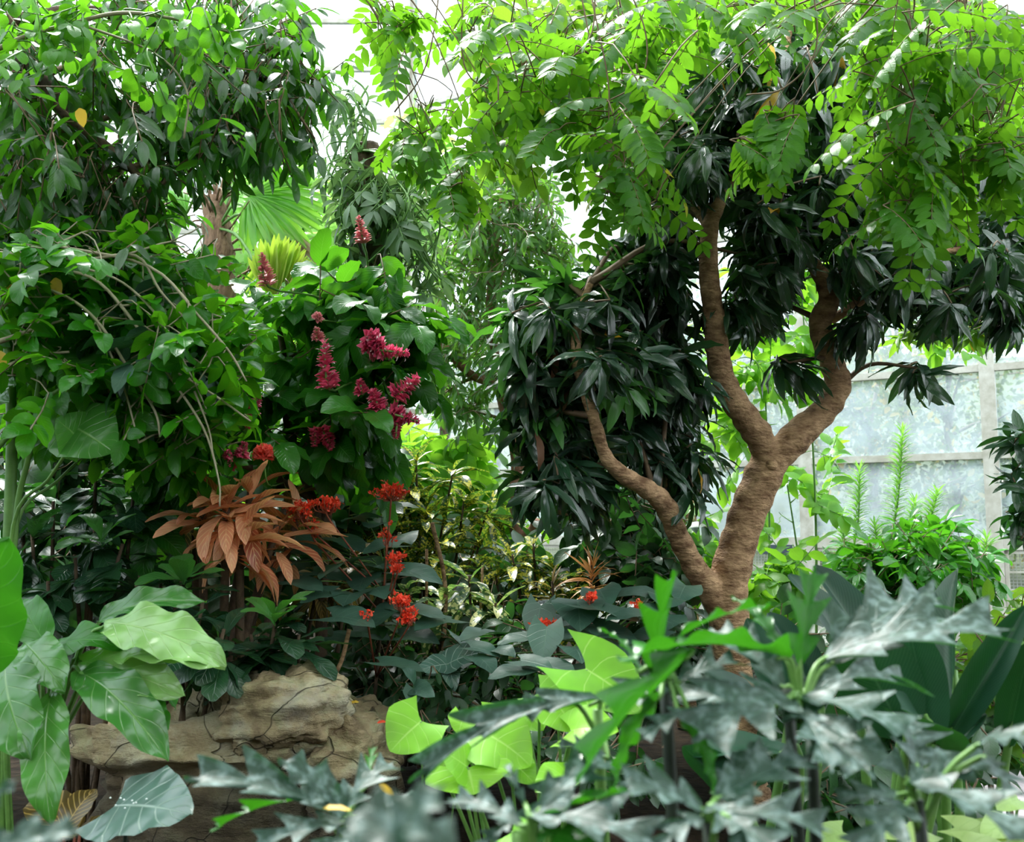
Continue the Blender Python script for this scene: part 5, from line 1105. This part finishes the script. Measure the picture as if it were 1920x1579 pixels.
# ------------------------------------------------------------------ the rock
def rockmat():
    m, nt, out = new_mat('weathered_rock')
    b = N(nt, 'ShaderNodeBsdfPrincipled'); b.inputs['Roughness'].default_value = .85
    tco = N(nt, 'ShaderNodeTexCoord')
    def nz(sc, det=8, st=(1, 1, 1)):
        mp = N(nt, 'ShaderNodeMapping'); mp.inputs['Scale'].default_value = st; nt.links.new(tco.outputs['Object'], mp.inputs[0])
        n = N(nt, 'ShaderNodeTexNoise'); n.inputs['Scale'].default_value = sc; n.inputs['Detail'].default_value = det; n.inputs['Roughness'].default_value = .65
        nt.links.new(mp.outputs[0], n.inputs[0]); return n.outputs[0]
    r = N(nt, 'ShaderNodeValToRGB'); nt.links.new(nz(4), r.inputs[0])
    e = r.color_ramp.elements
    e[0].position = .3; e[0].color = (.16, .10, .06, 1); e[1].position = .72; e[1].color = (.60, .55, .40, 1)
    x = r.color_ramp.elements.new(.48); x.color = (.38, .29, .17, 1)
    g = math_n(nt, 'MULTIPLY_ADD', math_n(nt, 'SUBTRACT', nz(7), .52), 6.0, .0, clamp=True)
    c = mixc(nt, math_n(nt, 'MULTIPLY', g, .6), r.outputs[0], (.34, .35, .19))
    g2 = math_n(nt, 'MULTIPLY_ADD', math_n(nt, 'SUBTRACT', nz(2.2), .56), 7.0, .0, clamp=True)
    c = mixc(nt, math_n(nt, 'MULTIPLY', g2, .6), c, (.26, .24, .27))
    v = N(nt, 'ShaderNodeTexVoronoi'); v.feature = 'DISTANCE_TO_EDGE'; v.inputs['Scale'].default_value = 3.2
    nzv = N(nt, 'ShaderNodeTexNoise'); nzv.inputs['Scale'].default_value = 3; nt.links.new(tco.outputs['Object'], nzv.inputs[0])
    mv = N(nt, 'ShaderNodeMix'); mv.data_type = 'RGBA'; mv.inputs[0].default_value = .35; nt.links.new(tco.outputs['Object'], mv.inputs[6]); nt.links.new(nzv.outputs[1], mv.inputs[7]); nt.links.new(mv.outputs[2], v.inputs['Vector'])
    cr = math_n(nt, 'SUBTRACT', 1.0, math_n(nt, 'MULTIPLY', v.outputs['Distance'], 90.0), clamp=True)
    c = mixc(nt, math_n(nt, 'MULTIPLY', cr, .35), c, (.05, .035, .025))
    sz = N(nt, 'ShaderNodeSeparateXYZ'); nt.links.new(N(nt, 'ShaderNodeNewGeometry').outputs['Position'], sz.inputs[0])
    low_dark = math_n(nt, 'MULTIPLY', math_n(nt, 'SUBTRACT', math_n(nt, 'MULTIPLY_ADD', nz(3), .30, .40), sz.outputs[2]), 7.0, clamp=True)  # rock colour turns darker towards the bottom, with a noisy edge
    c = mixc(nt, math_n(nt, 'MULTIPLY', low_dark, .8), c, (.035, .025, .016))
    nt.links.new(c, b.inputs['Base Color'])
    h = math_n(nt, 'SUBTRACT', math_n(nt, 'ADD', nz(14), math_n(nt, 'MULTIPLY', nz(5, 6, (1, 1, 3)), 1.5)), cr)
    bp = N(nt, 'ShaderNodeBump'); bp.inputs['Strength'].default_value = 1.0; bp.inputs['Distance'].default_value = .03
    nt.links.new(h, bp.inputs['Height']); nt.links.new(bp.outputs[0], b.inputs['Normal']); nt.links.new(b.outputs[0], out.inputs[0])
    return m
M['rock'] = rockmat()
def rock(name, label, c, size, seed, prof, parent=None, subd=(150, 90), tilt=0):
    """lat-long lump; prof(zn, ang) scales the radius to carve ledges"""
    n, m = subd; V = []
    for j in range(m + 1):
        ph = math.pi * j / m
        for i in range(n):
            th = 2 * math.pi * i / n
            d_ = Vector((math.sin(ph) * math.cos(th), math.sin(ph) * math.sin(th), math.cos(ph)))
            k = 1 + .16 * noise.fractal(d_ * 1.6 + Vector((seed, 0, 0)), 1.0, 2.0, 4)
            e_ = .72
            v = Vector([math.copysign(abs(q) ** e_, q) for q in d_])
            s = prof(v.z, th)
            p = Vector((v.x * size[0] * s * k, v.y * size[1] * s * k, v.z * size[2] * (1 + .18 * noise.noise(d_ * 2.5 + Vector((0, seed, 0))))))
            # cracked layered relief
            q = p * 5; r_ = abs(noise.noise(Vector((q.x, q.y, q.z * 2.2)) + Vector((seed, 3, 1))))
            p += d_ * (-.035 + .09 * min(r_, .5)) + d_ * .03 * noise.fractal(p * 12, 1, 2, 4)
            V.append(p)
    V = np.array(V)
    i = np.arange(m)[:, None]; j = np.arange(n)[None]; j2 = (j + 1) % n
    Q = np.stack([i * n + j, (i + 1) * n + j, (i + 1) * n + j2, i * n + j2], -1).reshape(-1, 4)
    V = V @ np.array(((math.cos(tilt), 0, math.sin(tilt)), (0, 1, 0), (-math.sin(tilt), 0, math.cos(tilt))))
    me = raw_mesh(name, V, Q)
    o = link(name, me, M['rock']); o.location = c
    if label: o['label'] = label; o['category'] = 'rock'
    return o
def p1(z, th):   # overhanging cap, hollow beneath
    return (1.0 - .22 * ss((.62 - z) / .2)) + (.25 * ss((-z - .5) / .4) if z < -.5 else 0)
cc = at(470, 1400, 4.9)
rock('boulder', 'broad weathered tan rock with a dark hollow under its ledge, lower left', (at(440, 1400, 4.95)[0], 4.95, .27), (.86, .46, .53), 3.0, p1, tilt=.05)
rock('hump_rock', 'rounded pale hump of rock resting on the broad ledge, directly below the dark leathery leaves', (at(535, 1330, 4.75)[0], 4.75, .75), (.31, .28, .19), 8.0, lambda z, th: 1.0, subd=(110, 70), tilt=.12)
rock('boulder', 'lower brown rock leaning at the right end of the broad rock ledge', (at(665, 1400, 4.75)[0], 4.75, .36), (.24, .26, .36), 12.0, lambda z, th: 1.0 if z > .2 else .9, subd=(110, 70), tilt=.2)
for i, (x, y, d, s) in enumerate(((1120, 1420, 4.0, .05), (1190, 1455, 3.9, .045), (1150, 1470, 3.8, .04), (1260, 1460, 4.0, .05), (900, 1480, 4.2, .05), (1650, 1555, 3.4, .06), (1480, 1560, 3.4, .05))):
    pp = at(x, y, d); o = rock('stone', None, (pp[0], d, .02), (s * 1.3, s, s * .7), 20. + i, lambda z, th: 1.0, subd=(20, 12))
    o['label'] = ('small stone', 'second small stone', 'third small stone', 'stone', 'stone', 'stone', 'stone')[0] + ' on the soil ' + ('below the lime leaves at left of the dark hanging leaf', 'right of the dark hanging green leaf', 'farthest down between the lime stalks', 'right below the curled brown leaf', 'beside the right foot of the rock', 'near the pale trailing leaves', 'between the two dark stems and the bottom edge')[i]; o['category'] = 'stone'; o['group'] = 'small stones on the soil'
for i, (x, y, d, mt_, lab) in enumerate(((665, 1319, 4.72, 'yellowleaf', 'small yellow fallen leaf on the top right of the rock'), (716, 1356, 4.6, 'red', 'single red fallen petal on the right end of the rock'), (1250, 1402, 3.6, 'brownleaf', 'curled brown leaf on the soil below the lime arrow leaves'))):
    t = thing('fallen_leaf', lab, 'leaf', at(x, y, d)); big_leaf('leaf', at(x - 9, y, d), at(x + 9, y - 2, d), (0, -.4, 1), T_OVATE[0], M[mt_], t)

# ------------------------------------------------------------------ broad pale leaves over the rock, left
def wavy(W, c, f, wv, wn, ph, a=.6, b=.75, sw=None): return tmpl(P_(a, b, W), 22, 8, c, f, sw, wave=wv, wn=wn, ph=ph)
T_AN = [wavy(.20, .9, .22, .03, 3, 0), wavy(.21, 1.0, .15, .04, 2.5, 1), wavy(.18, .6, .3, .03, 3.5, 2), wavy(.21, .8, .1, .04, 3, 3)]
an = thing('broad_leaved_clump', 'clump of huge glossy pale green leaves hanging over the rock at lower left', 'plant', floorpt(60, 3.7)); o = origin(an)
crown = at(110, 1270, 3.75)
for i, (b_, t_, n_, w_, mt_, k) in enumerate([
    ((185, 1165, 3.85), (388, 1130, 3.8), (.1, -.7, .8), .75, 'anth', 0), ((82, 1232, 3.75), (238, 1212, 3.6), (.1, -.6, .9), 1.0, 'anthd', 1), ((195, 1168, 3.65), (424, 1250, 3.45), (.25, -.8, .7), .85, 'anthp', 3),
    ((150, 1240, 3.7), (345, 1305, 3.45), (.2, -.9, .5), 1.0, 'anthp', 2), ((45, 1205, 3.7), (122, 1298, 3.45), (.2, -.9, .6), 1.0, 'anth', 3), ((150, 1262, 3.6), (315, 1428, 3.3), (.35, -.8, .7), .8, 'anth', 0),
    ((12, 1235, 3.6), (58, 1425, 3.3), (-.05, -1, .35), 1.1, 'anth', 3), ((95, 1305, 3.5), (95, 1548, 3.25), (.15, -1, .3), .8, 'anth', 1), ((250, 1285, 3.6), (316, 1370, 3.4), (.6, -.6, .5), .6, 'anthd', 2),
    ((-60, 1240, 3.4), (18, 1010, 3.1), (.2, -1, .1), 1.6, 'anthd', 2), ((230, 1240, 3.65), (330, 1330, 3.5), (.3, .3, .8), .8, 'anthd', 2), ((90, 1215, 3.75), (40, 1130, 4.0), (-.1, -.8, .7), 1.0, 'anthd', 0), ((220, 1240, 3.6), (415, 1255, 3.42), (.0, -.6, .9), .7, 'anthp', 0)]):
    B_, T_ = at(*b_), at(*t_)
    lf = big_leaf('leaf', B_, T_, n_, T_AN[k], M[mt_], an, width=w_, r=(i * .41) % 1)
    s0 = crown if i != 9 else at(-80, 1500, 3.5)
    tubes_obj('petiole', [(crom([o + ((i % 3) * .03, 0, 0), s0 * .6 + o * .4, (s0 + B_) / 2, B_ + (T_ - B_) * .03], 4), np.linspace(.011, .006, 13))], M['gstem'], lf, 6)
for i, (x, d, lab) in enumerate(((30, 4.6, 'tall thick green stalks with huge ribbed leaves at the left edge'),)):
    t = thing('giant_leaved_plant', lab, 'plant', floorpt(x, d)); o = origin(t)
    for j, (q, r_) in enumerate((([(18, 985, 4.6), (22, 800, 4.6), (15, 640, 4.6), (5, 520, 4.6)], .032), ([(30, 975, 4.55), (55, 850, 4.5), (75, 700, 4.4)], .018), ([(-40, 880, 4.4), (60, 770, 4.4), (150, 705, 4.4)], .014), ([(25, 985, 4.5), (90, 900, 4.4), (140, 825, 4.3)], .011), ([(30, 990, 4.6), (110, 900, 4.7), (215, 800, 4.8)], .01))):
        P3 = [at(*p) for p in q]
        if q[0][0] > 0: P3 = [o + (.02 * j, 0, 0), (o + P3[0]) / 2] + P3
        tubes_obj('stalk', [(crom(P3, 5), np.linspace(r_, r_ * .6, (len(P3) - 1) * 5 + 1))], M['gstem'], t, 9)
    for (b_, t_, n_, w_, k) in (((75, 672, 4.4), (240, 742, 4.3), (.2, -.5, 1), .8, 0), ((150, 825, 4.3), (105, 785, 4.2), (-.1, -.9, .6), 2.0, 1), ((140, 800, 4.3), (215, 850, 4.2), (.2, -1, .4), 1.4, 1), ((20, 700, 4.5), (-60, 860, 4.4), (-.3, -1, .4), 1.0, 0)):
        big_leaf('leaf', at(*b_), at(*t_), n_, [wavy(.3, .7, .25, .05, 5, 0), T_HEART[0]][k], M['anth'], t, width=w_)
t = thing('grey_ribbed_plant', 'single grey shield leaf with pale ribs and water drops below the rock', 'plant', floorpt(250, 3.4)); o = origin(t)
T_AL = tmpl(heartp(.42), 16, 8, .35, .06, lambda t_: np.where(t_ < .25, -.7 * (1 - t_ / .25), 0), wave=.02, wn=4)
lf = big_leaf('leaf', at(214, 1512, 3.25), at(360, 1528, 3.05), (.05, -.62, .8), T_AL, M['aloc'], t, width=1.0)
tubes_obj('petiole', [(crom([o, at(235, 1570, 3.35), at(225, 1514, 3.24)], 5), .007)], M['dstem'], t, 6)
rg = np.random.default_rng(8)
dm = plain('water_drop', (.8, .85, .85), .03, spec=1.0)
for k in range(16):
    c = at(rg.uniform(205, 320), rg.uniform(1488, 1535), 3.17); V, Q = [], []
    tubes_obj('water_drop', [(np.array([c + (0, 0, z) for z in (-.001, .001, .003)]), np.array((.003, .0035, .001)))], dm, lf, 6)

# ------------------------------------------------------------------ lime arrow leaves
lm = thing('lime_arrow_plant', 'clump of bright lime arrow-shaped leaves on thin stalks at bottom centre', 'plant', floorpt(1010, 3.4)); o = origin(lm)
T_AR = [tmpl(heartp(w_), 16, 8, c, f, lambda t_: np.where(t_ < .3, -1.15 * (1 - t_ / .3), 0), wave=.025, wn=2, ph=p) for w_, c, f, p in ((.44, .5, .18, 0), (.42, .8, .25, 1), (.48, .3, .1, 2))]
T_AR2 = tmpl(heartp(.46), 18, 8, .4, .12, lambda t_: np.where(t_ < .34, -1.75 * (1 - t_ / .34), 0), wave=.02, wn=2)
for i, (b_, t_, n_, w_, k) in enumerate([
    ((1098, 1254, 3.25), (1195, 1318, 3.0), (-.1, -.75, .9), 1.15, 3), ((790, 1352, 3.3), (738, 1398, 3.1), (.1, -.8, .8), 1.6, 0), ((905, 1372, 3.2), (985, 1424, 3.0), (.0, -.8, .8), 1.35, 1), ((878, 1440, 3.1), (888, 1480, 2.9), (0, -.75, .9), 3.0, 2), ((876, 1438, 3.1), (830, 1412, 3.15), (0, -.8, .8), 1.2, 2),
    ((1045, 1320, 3.2), (1075, 1362, 3.1), (-.1, -.7, .8), 1.6, 0), ((1070, 1370, 3.1), (1150, 1372, 3.0), (.1, -.7, .9), 1.2, 1), ((955, 1425, 3.2), (998, 1462, 3.1), (.2, -.8, .7), 1.1, 0), ((985, 1330, 3.4), (1015, 1362, 3.2), (-.1, -.8, .8), 1.3, 2), ((870, 1342, 3.4), (860, 1370, 3.3), (.1, -.8, .8), 1.4, 0), ((1010, 1300, 3.3), (1060, 1330, 3.2), (-.4, -.6, .8), 1.3, 0),
    ((1060, 1455, 3.0), (1010, 1480, 2.9), (0, -.6, 1), 1.2, 1), ((850, 1400, 3.3), (830, 1440, 3.2), (-.2, -.8, .8), 1.0, 1), ((960, 1560, 2.7), (1000, 1575, 2.6), (0, -.8, .8), 1.6, 0)]):
    B_, T_ = at(*b_), at(t_[0] + (t_[0] - b_[0]) * .12, t_[1] + (t_[1] - b_[1]) * .25, b_[2] - .05)
    lf = big_leaf('leaf', B_, T_, n_, (T_AR + [T_AR2])[k], M['limeb'], lm, width=w_ * 1.12, r=(i * .31) % 1)
    tubes_obj('petiole', [(crom([o + ((i % 4) * .05 - .08, (i % 3) * .04, 0), (o + B_) / 2 + (.04 * ((i % 3) - 1), 0, .03), B_ + (T_ - B_) * .02], 6), np.linspace(.009, .005, 13))], M['gstem'], lf, 6)
for i, (x, y, d, s, lab) in enumerate(((775, 1290, 4.6, 1.0, 'small grey-green arrow-leaved plant right of the rock top'), (840, 1245, 5.0, 1.3, 'dark arrow leaf with white ribs standing above the lime leaves'))):
    t = thing('arrow_leaved_plant', lab, 'plant', floorpt(x, d)); B_ = at(x, y, d)
    for j, (dx, dy) in enumerate(((60, -18), (10, 40), (-45, 10)) if i else ((40, 18), (-22, -35), (0, 35))):
        lf = big_leaf('leaf', B_, at(x + dx * s, y + dy * s, d - .1), (0, -.8, .8), T_AR[j], M['aloc'] if i else M['clero'], t, width=.8)
    tubes_obj('petiole', [(crom([origin(t), (origin(t) + B_) / 2 + (.05, 0, 0), B_], 5), .006)], M['gstem'], t, 6)

# ------------------------------------------------------------------ mottled deeply lobed leaves in the foreground
def lobe_plant(label, px, d, hub, leaves, stems=1, wood='dstem'):
    t = thing('lobed_leaved_plant', label, 'plant', floorpt(px, d), 'mottled lobed-leaved plants in front'); o = origin(t); H = at(*hub)
    for s_ in range(stems):
        e = H + ((s_ - (stems - 1) / 2) * .045, .02 * s_, -.06 * s_)
        tubes_obj('stem', [(crom([o + (s_ * .05, 0, 0), (o + e) / 2 + (.015, 0, 0), e], 6), np.linspace(.016, .010, 13))], M[wood], t, 8)
    for i, (b_, t_, n_, w_, mt_, k) in enumerate(leaves):
        B_, T_ = at(*b_), at(*t_)
        n_ = np.array(n_, float) + (0, -.22, 0)
        lf = big_leaf('leaf', B_, T_, n_, (T_LOBE + T_LOBEB)[k], M[mt_], t, width=w_ * .78, r=(i * .37) % 1)
        j = H if np.linalg.norm(B_ - H) < .6 else o + (H - o) * .6
        tubes_obj('petiole', [(crom([j - (0, 0, .05), (j + B_) / 2, B_, B_ + (T_ - B_) * .08], 3), np.linspace(.006, .003, 10))], M['gstem'], lf, 6)
    return t
L_, G_ = 'lobe', 'lobeg'
lobe_plant('mottled lobed-leaved plant with twin dark stems and an upright new leaf, lower right', 1500, 1.75, (1500, 1290, 1.75), [
    ((1545, 1235, 1.8), (1900, 1182, 1.75), (0, -.28, 1), 1.15, L_, 0), ((1560, 1245, 1.8), (1760, 1125, 1.95), (.1, -.30, 1), 1.1, L_, 1), ((1490, 1310, 1.7), (1715, 1385, 1.55), (.2, -.38, 1), 1.0, L_, 0), ((1470, 1320, 1.7), (1640, 1462, 1.5), (-.2, -.45, 1), 1.0, L_, 2),
    ((1480, 1310, 1.7), (1300, 1395, 1.55), (.1, -.38, 1), 1.15, L_, 1), ((1470, 1290, 1.75), (1330, 1180, 1.9), (0, -.38, 1), .9, L_, 0), ((1500, 1250, 1.75), (1528, 1062, 1.8), (-.5, -1, .2), .8, G_, 2), ((1480, 1235, 1.75), (1160, 1240, 1.6), (.0, .5, 1), 1.0, G_, 3),
    ((1500, 1330, 1.65), (1560, 1450, 1.5), (.1, -.9, .6), 1.0, L_, 2), ((1520, 1300, 1.8), (1720, 1290, 1.9), (0, -.25, 1), .9, L_, 1), ((1450, 1330, 1.75), (1260, 1310, 1.8), (0, -.30, 1), 1.0, L_, 0), ((1460, 1210, 1.8), (1370, 1120, 1.9), (.1, -.38, 1), .9, G_, 4)], 2)
lobe_plant('green lobed-leaved plant with a dark backlit leaf hanging down, right of the lime leaves', 1260, 1.8, (1245, 1240, 1.8), [
    ((1240, 1290, 1.8), (1265, 1070, 1.75), (-.6, 1, .3), .7, G_, 0), ((1230, 1230, 1.75), (1445, 1135, 1.8), (.1, .5, 1), .9, G_, 3), ((1300, 1220, 1.7), (1085, 1470, 1.5), (-.8, .9, .5), .75, G_, 2), ((1260, 1290, 1.75), (1135, 1330, 1.7), (0, -.30, 1), 1.1, L_, 1),
    ((1270, 1280, 1.75), (1390, 1240, 1.8), (0, -.30, 1), 1.0, L_, 0), ((1290, 1330, 1.7), (1200, 1390, 1.65), (0, -.38, 1), 1.0, L_, 2), ((1200, 1260, 1.8), (1120, 1180, 1.9), (0, .6, 1), .9, G_, 4), ((1240, 1300, 1.7), (1150, 1480, 1.65), (-.3, .9, .6), .9, G_, 3), ((1270, 1330, 1.7), (1340, 1500, 1.6), (.3, .9, .5), 1.0, G_, 4)], 1)
lobe_plant('lobed-leaved plant sending one long mottled leaf leftwards across the lime leaves', 1130, 2.0, (1120, 1330, 2.0), [
    ((1130, 1312, 2.0), (770, 1470, 1.9), (-.2, -.45, 1), .45, L_, 1), ((1050, 1315, 2.0), (935, 1345, 2.0), (0, -.9, .7), 1.2, L_, 3), ((1120, 1430, 1.9), (985, 1560, 1.8), (0, -.38, 1), .8, L_, 0), ((1140, 1420, 1.9), (1040, 1395, 1.9), (0, -.38, 1), .9, L_, 2)], 1, 'gstem')
lobe_plant('mottled lobed-leaved plant at the bottom left of centre, below the rock', 640, 1.9, (640, 1530, 1.9), [
    ((650, 1520, 1.9), (520, 1425, 1.85), (0, -.40, 1), 1.6, L_, 3), ((640, 1530, 1.9), (345, 1462, 1.8), (0, -.25, 1), .8, L_, 0), ((640, 1520, 1.9), (740, 1430, 2.0), (0, -.45, 1), 1.1, L_, 1), ((650, 1540, 1.85), (470, 1590, 1.75), (-.1, -.38, 1), 1.0, L_, 2),
    ((600, 1500, 1.9), (395, 1560, 1.85), (-.2, .6, .9), .45, G_, 0), ((660, 1530, 1.9), (800, 1500, 1.9), (0, -.38, 1), 1.0, L_, 3), ((680, 1560, 1.8), (580, 1640, 1.7), (0, -.45, 1), 1.0, L_, 0), ((690, 1470, 2.0), (700, 1400, 2.1), (0, -1, .3), .5, G_, 2)], 1)
lobe_plant('mottled lobed-leaved plant filling the bottom edge centre', 1000, 1.5, (1000, 1560, 1.5), [
    ((990, 1530, 1.5), (1240, 1590, 1.4), (.1, -.30, 1), 1.0, L_, 0), ((1010, 1520, 1.5), (1150, 1430, 1.6), (.1, -.38, 1), .9, L_, 1), ((1010, 1540, 1.5), (1270, 1490, 1.5), (.1, .4, 1), 1.0, G_, 3), ((980, 1550, 1.5), (840, 1500, 1.6), (0, -.38, 1), .8, L_, 0),
    ((1010, 1560, 1.5), (1180, 1640, 1.4), (0, -.38, 1), 1.2, G_, 4), ((985, 1510, 1.55), (950, 1430, 1.6), (0, -1, .3), .5, L_, 1), ((960, 1540, 1.55), (890, 1600, 1.5), (0, -.45, 1), .9, L_, 2)], 2, 'gstem')
lobe_plant('mottled lobed-leaved plant below the twin dark stems at the bottom edge', 1330, 1.45, (1330, 1540, 1.45), [
    ((1320, 1520, 1.45), (1160, 1470, 1.4), (0, -.38, 1), 1.1, L_, 0), ((1330, 1510, 1.45), (1400, 1600, 1.35), (.2, -.9, .6), 1.0, L_, 1), ((1340, 1500, 1.5), (1520, 1420, 1.6), (0, -.38, 1), 1.0, L_, 2), ((1350, 1520, 1.45), (1560, 1560, 1.4), (0, -.38, 1), 1.0, L_, 0),
    ((1320, 1530, 1.45), (1220, 1610, 1.4), (-.2, -.45, 1), 1.0, L_, 1), ((1350, 1480, 1.6), (1440, 1400, 1.7), (0, -.38, 1), 1.0, L_, 3), ((1360, 1530, 1.4), (1500, 1640, 1.3), (0, -.45, 1), 1.1, L_, 2)], 1)
lobe_plant('mottled lobed-leaved plant in the bottom right corner', 1760, 1.6, (1720, 1500, 1.6), [
    ((1700, 1470, 1.6), (1940, 1590, 1.4), (.1, -.30, 1), .9, L_, 0), ((1710, 1480, 1.6), (1870, 1420, 1.65), (0, -.30, 1), 1.15, L_, 3), ((1700, 1460, 1.7), (1560, 1380, 1.8), (0, -.38, 1), 1.1, L_, 1), ((1720, 1440, 1.7), (1700, 1350, 1.9), (.1, -.45, 1), 1.2, L_, 2), ((1830, 1400, 1.6), (1960, 1400, 1.5), (.1, -.45, 1), 1.3, L_, 1),
    ((1690, 1490, 1.6), (1560, 1500, 1.6), (0, -.38, 1), 1.0, L_, 2), ((1840, 1420, 1.6), (1900, 1500, 1.5), (.3, -.8, .6), 1.0, L_, 0), ((1700, 1510, 1.55), (1610, 1610, 1.45), (0, -.45, 1), 1.1, L_, 1)], 1)
lobe_plant('out-of-focus pale leaf tip close to the camera at the bottom, left of centre', 760, .85, (760, 1640, .85), [((850, 1620, .85), (640, 1535, .85), (-.1, -.38, 1), 2.6, L_, 3), ((700, 1640, .85), (835, 1470, .85), (.1, -.38, 1), 1.8, L_, 4)], 1, 'gstem')
lobe_plant('blurred leaf tips poking in at the bottom left corner', -30, 1.1, (-40, 1600, 1.1), [((-60, 1560, 1.1), (38, 1458, 1.1), (-.3, -.9, .5), 1.0, L_, 4), ((-30, 1600, 1.1), (160, 1558, 1.1), (0, -.45, 1), 1.2, L_, 3)], 1, 'gstem')
t = thing('fallen_leaf', 'orange-yellow fallen leaf caught on the mottled leaves at the bottom', 'leaf', at(632, 1520, 1.85))
big_leaf('leaf', at(605, 1516, 1.84), at(660, 1520, 1.84), (0, -.25, 1), T_OVATE[2], M['yellowleaf'], t, width=.7)
t = thing('fallen_leaf', 'small brown-tipped yellow fragment hanging above the orange-yellow leaf', 'leaf', at(725, 1480, 1.9))
big_leaf('leaf', at(712, 1470, 1.9), at(738, 1492, 1.9), (0, -.8, .5), T_OVATE[2], M['yellowleaf'], t, width=.7)

# striped and pale plants at the bottom edge
t = thing('pale_trailing_plant', 'pale green rounded leaves along the bottom right edge', 'plant', floorpt(1780, 3.0)); o = origin(t)
for i, (x, y, d, s, a) in enumerate(((1580, 1560, 2.9, 50, 2.8), (1660, 1560, 2.8, 45, .4), (1740, 1560, 2.7, 50, 3.6), (1790, 1552, 2.7, 60, -.4), (1850, 1560, 2.7, 55, .3), (1900, 1545, 2.7, 60, 3.0), (1810, 1585, 2.6, 60, 0), (1910, 1500, 2.8, 50, 2.6))):
    B_ = at(x, y, d); a_ = np.array((math.cos(a), -.5, -.15)) * s * 1.3 * d / F
    lf = big_leaf('leaf', B_, B_ + a_, (0.1, -.5, 1), T_HEART[i % 3], M['pothos'], t, r=(i * .3) % 1)
    tubes_obj('petiole', [(crom([o, (o + B_) / 2, B_], 4), .004)], M['gstem'], lf, 5)
t = thing('striped_strap_plant', 'small white-edged dark strap leaves at the bottom below the rock', 'plant', floorpt(435, 3.0)); o = origin(t); LV = Leaves()
for i in range(14):
    LV.add(o + (0, 0, .0), np.array((rg.normal() * .3, rg.normal() * .2 - .1, 1)), (0, -1, .3), .66 * rg.uniform(.6, 1), rg.random())
link('foliage', LV.mesh('foliage', [tmpl(P_(.3, .5, .045), 8, 2, c, .4) for c in (.3, .9)], o, 3), M['aloc'], t)
t = thing('red_veined_plant', 'low dark leaf with red-brown ribs beside the left leaf tips', 'plant', floorpt(150, 3.6)); o = origin(t)
for b_, t_ in (((120, 1560, 3.5), (180, 1480, 3.6)), ((140, 1570, 3.5), (60, 1500, 3.6)), ((150, 1560, 3.5), (200, 1540, 3.5))):
    lf = big_leaf('leaf', at(*b_), at(*t_), (0, -.38, 1), T_BIGOV[0], M['crotg'], t, width=1.3)
    tubes_obj('petiole', [(np.array([o, (o + at(*b_)) / 2, at(*b_)]), .005)], M['rstem'], lf, 5)
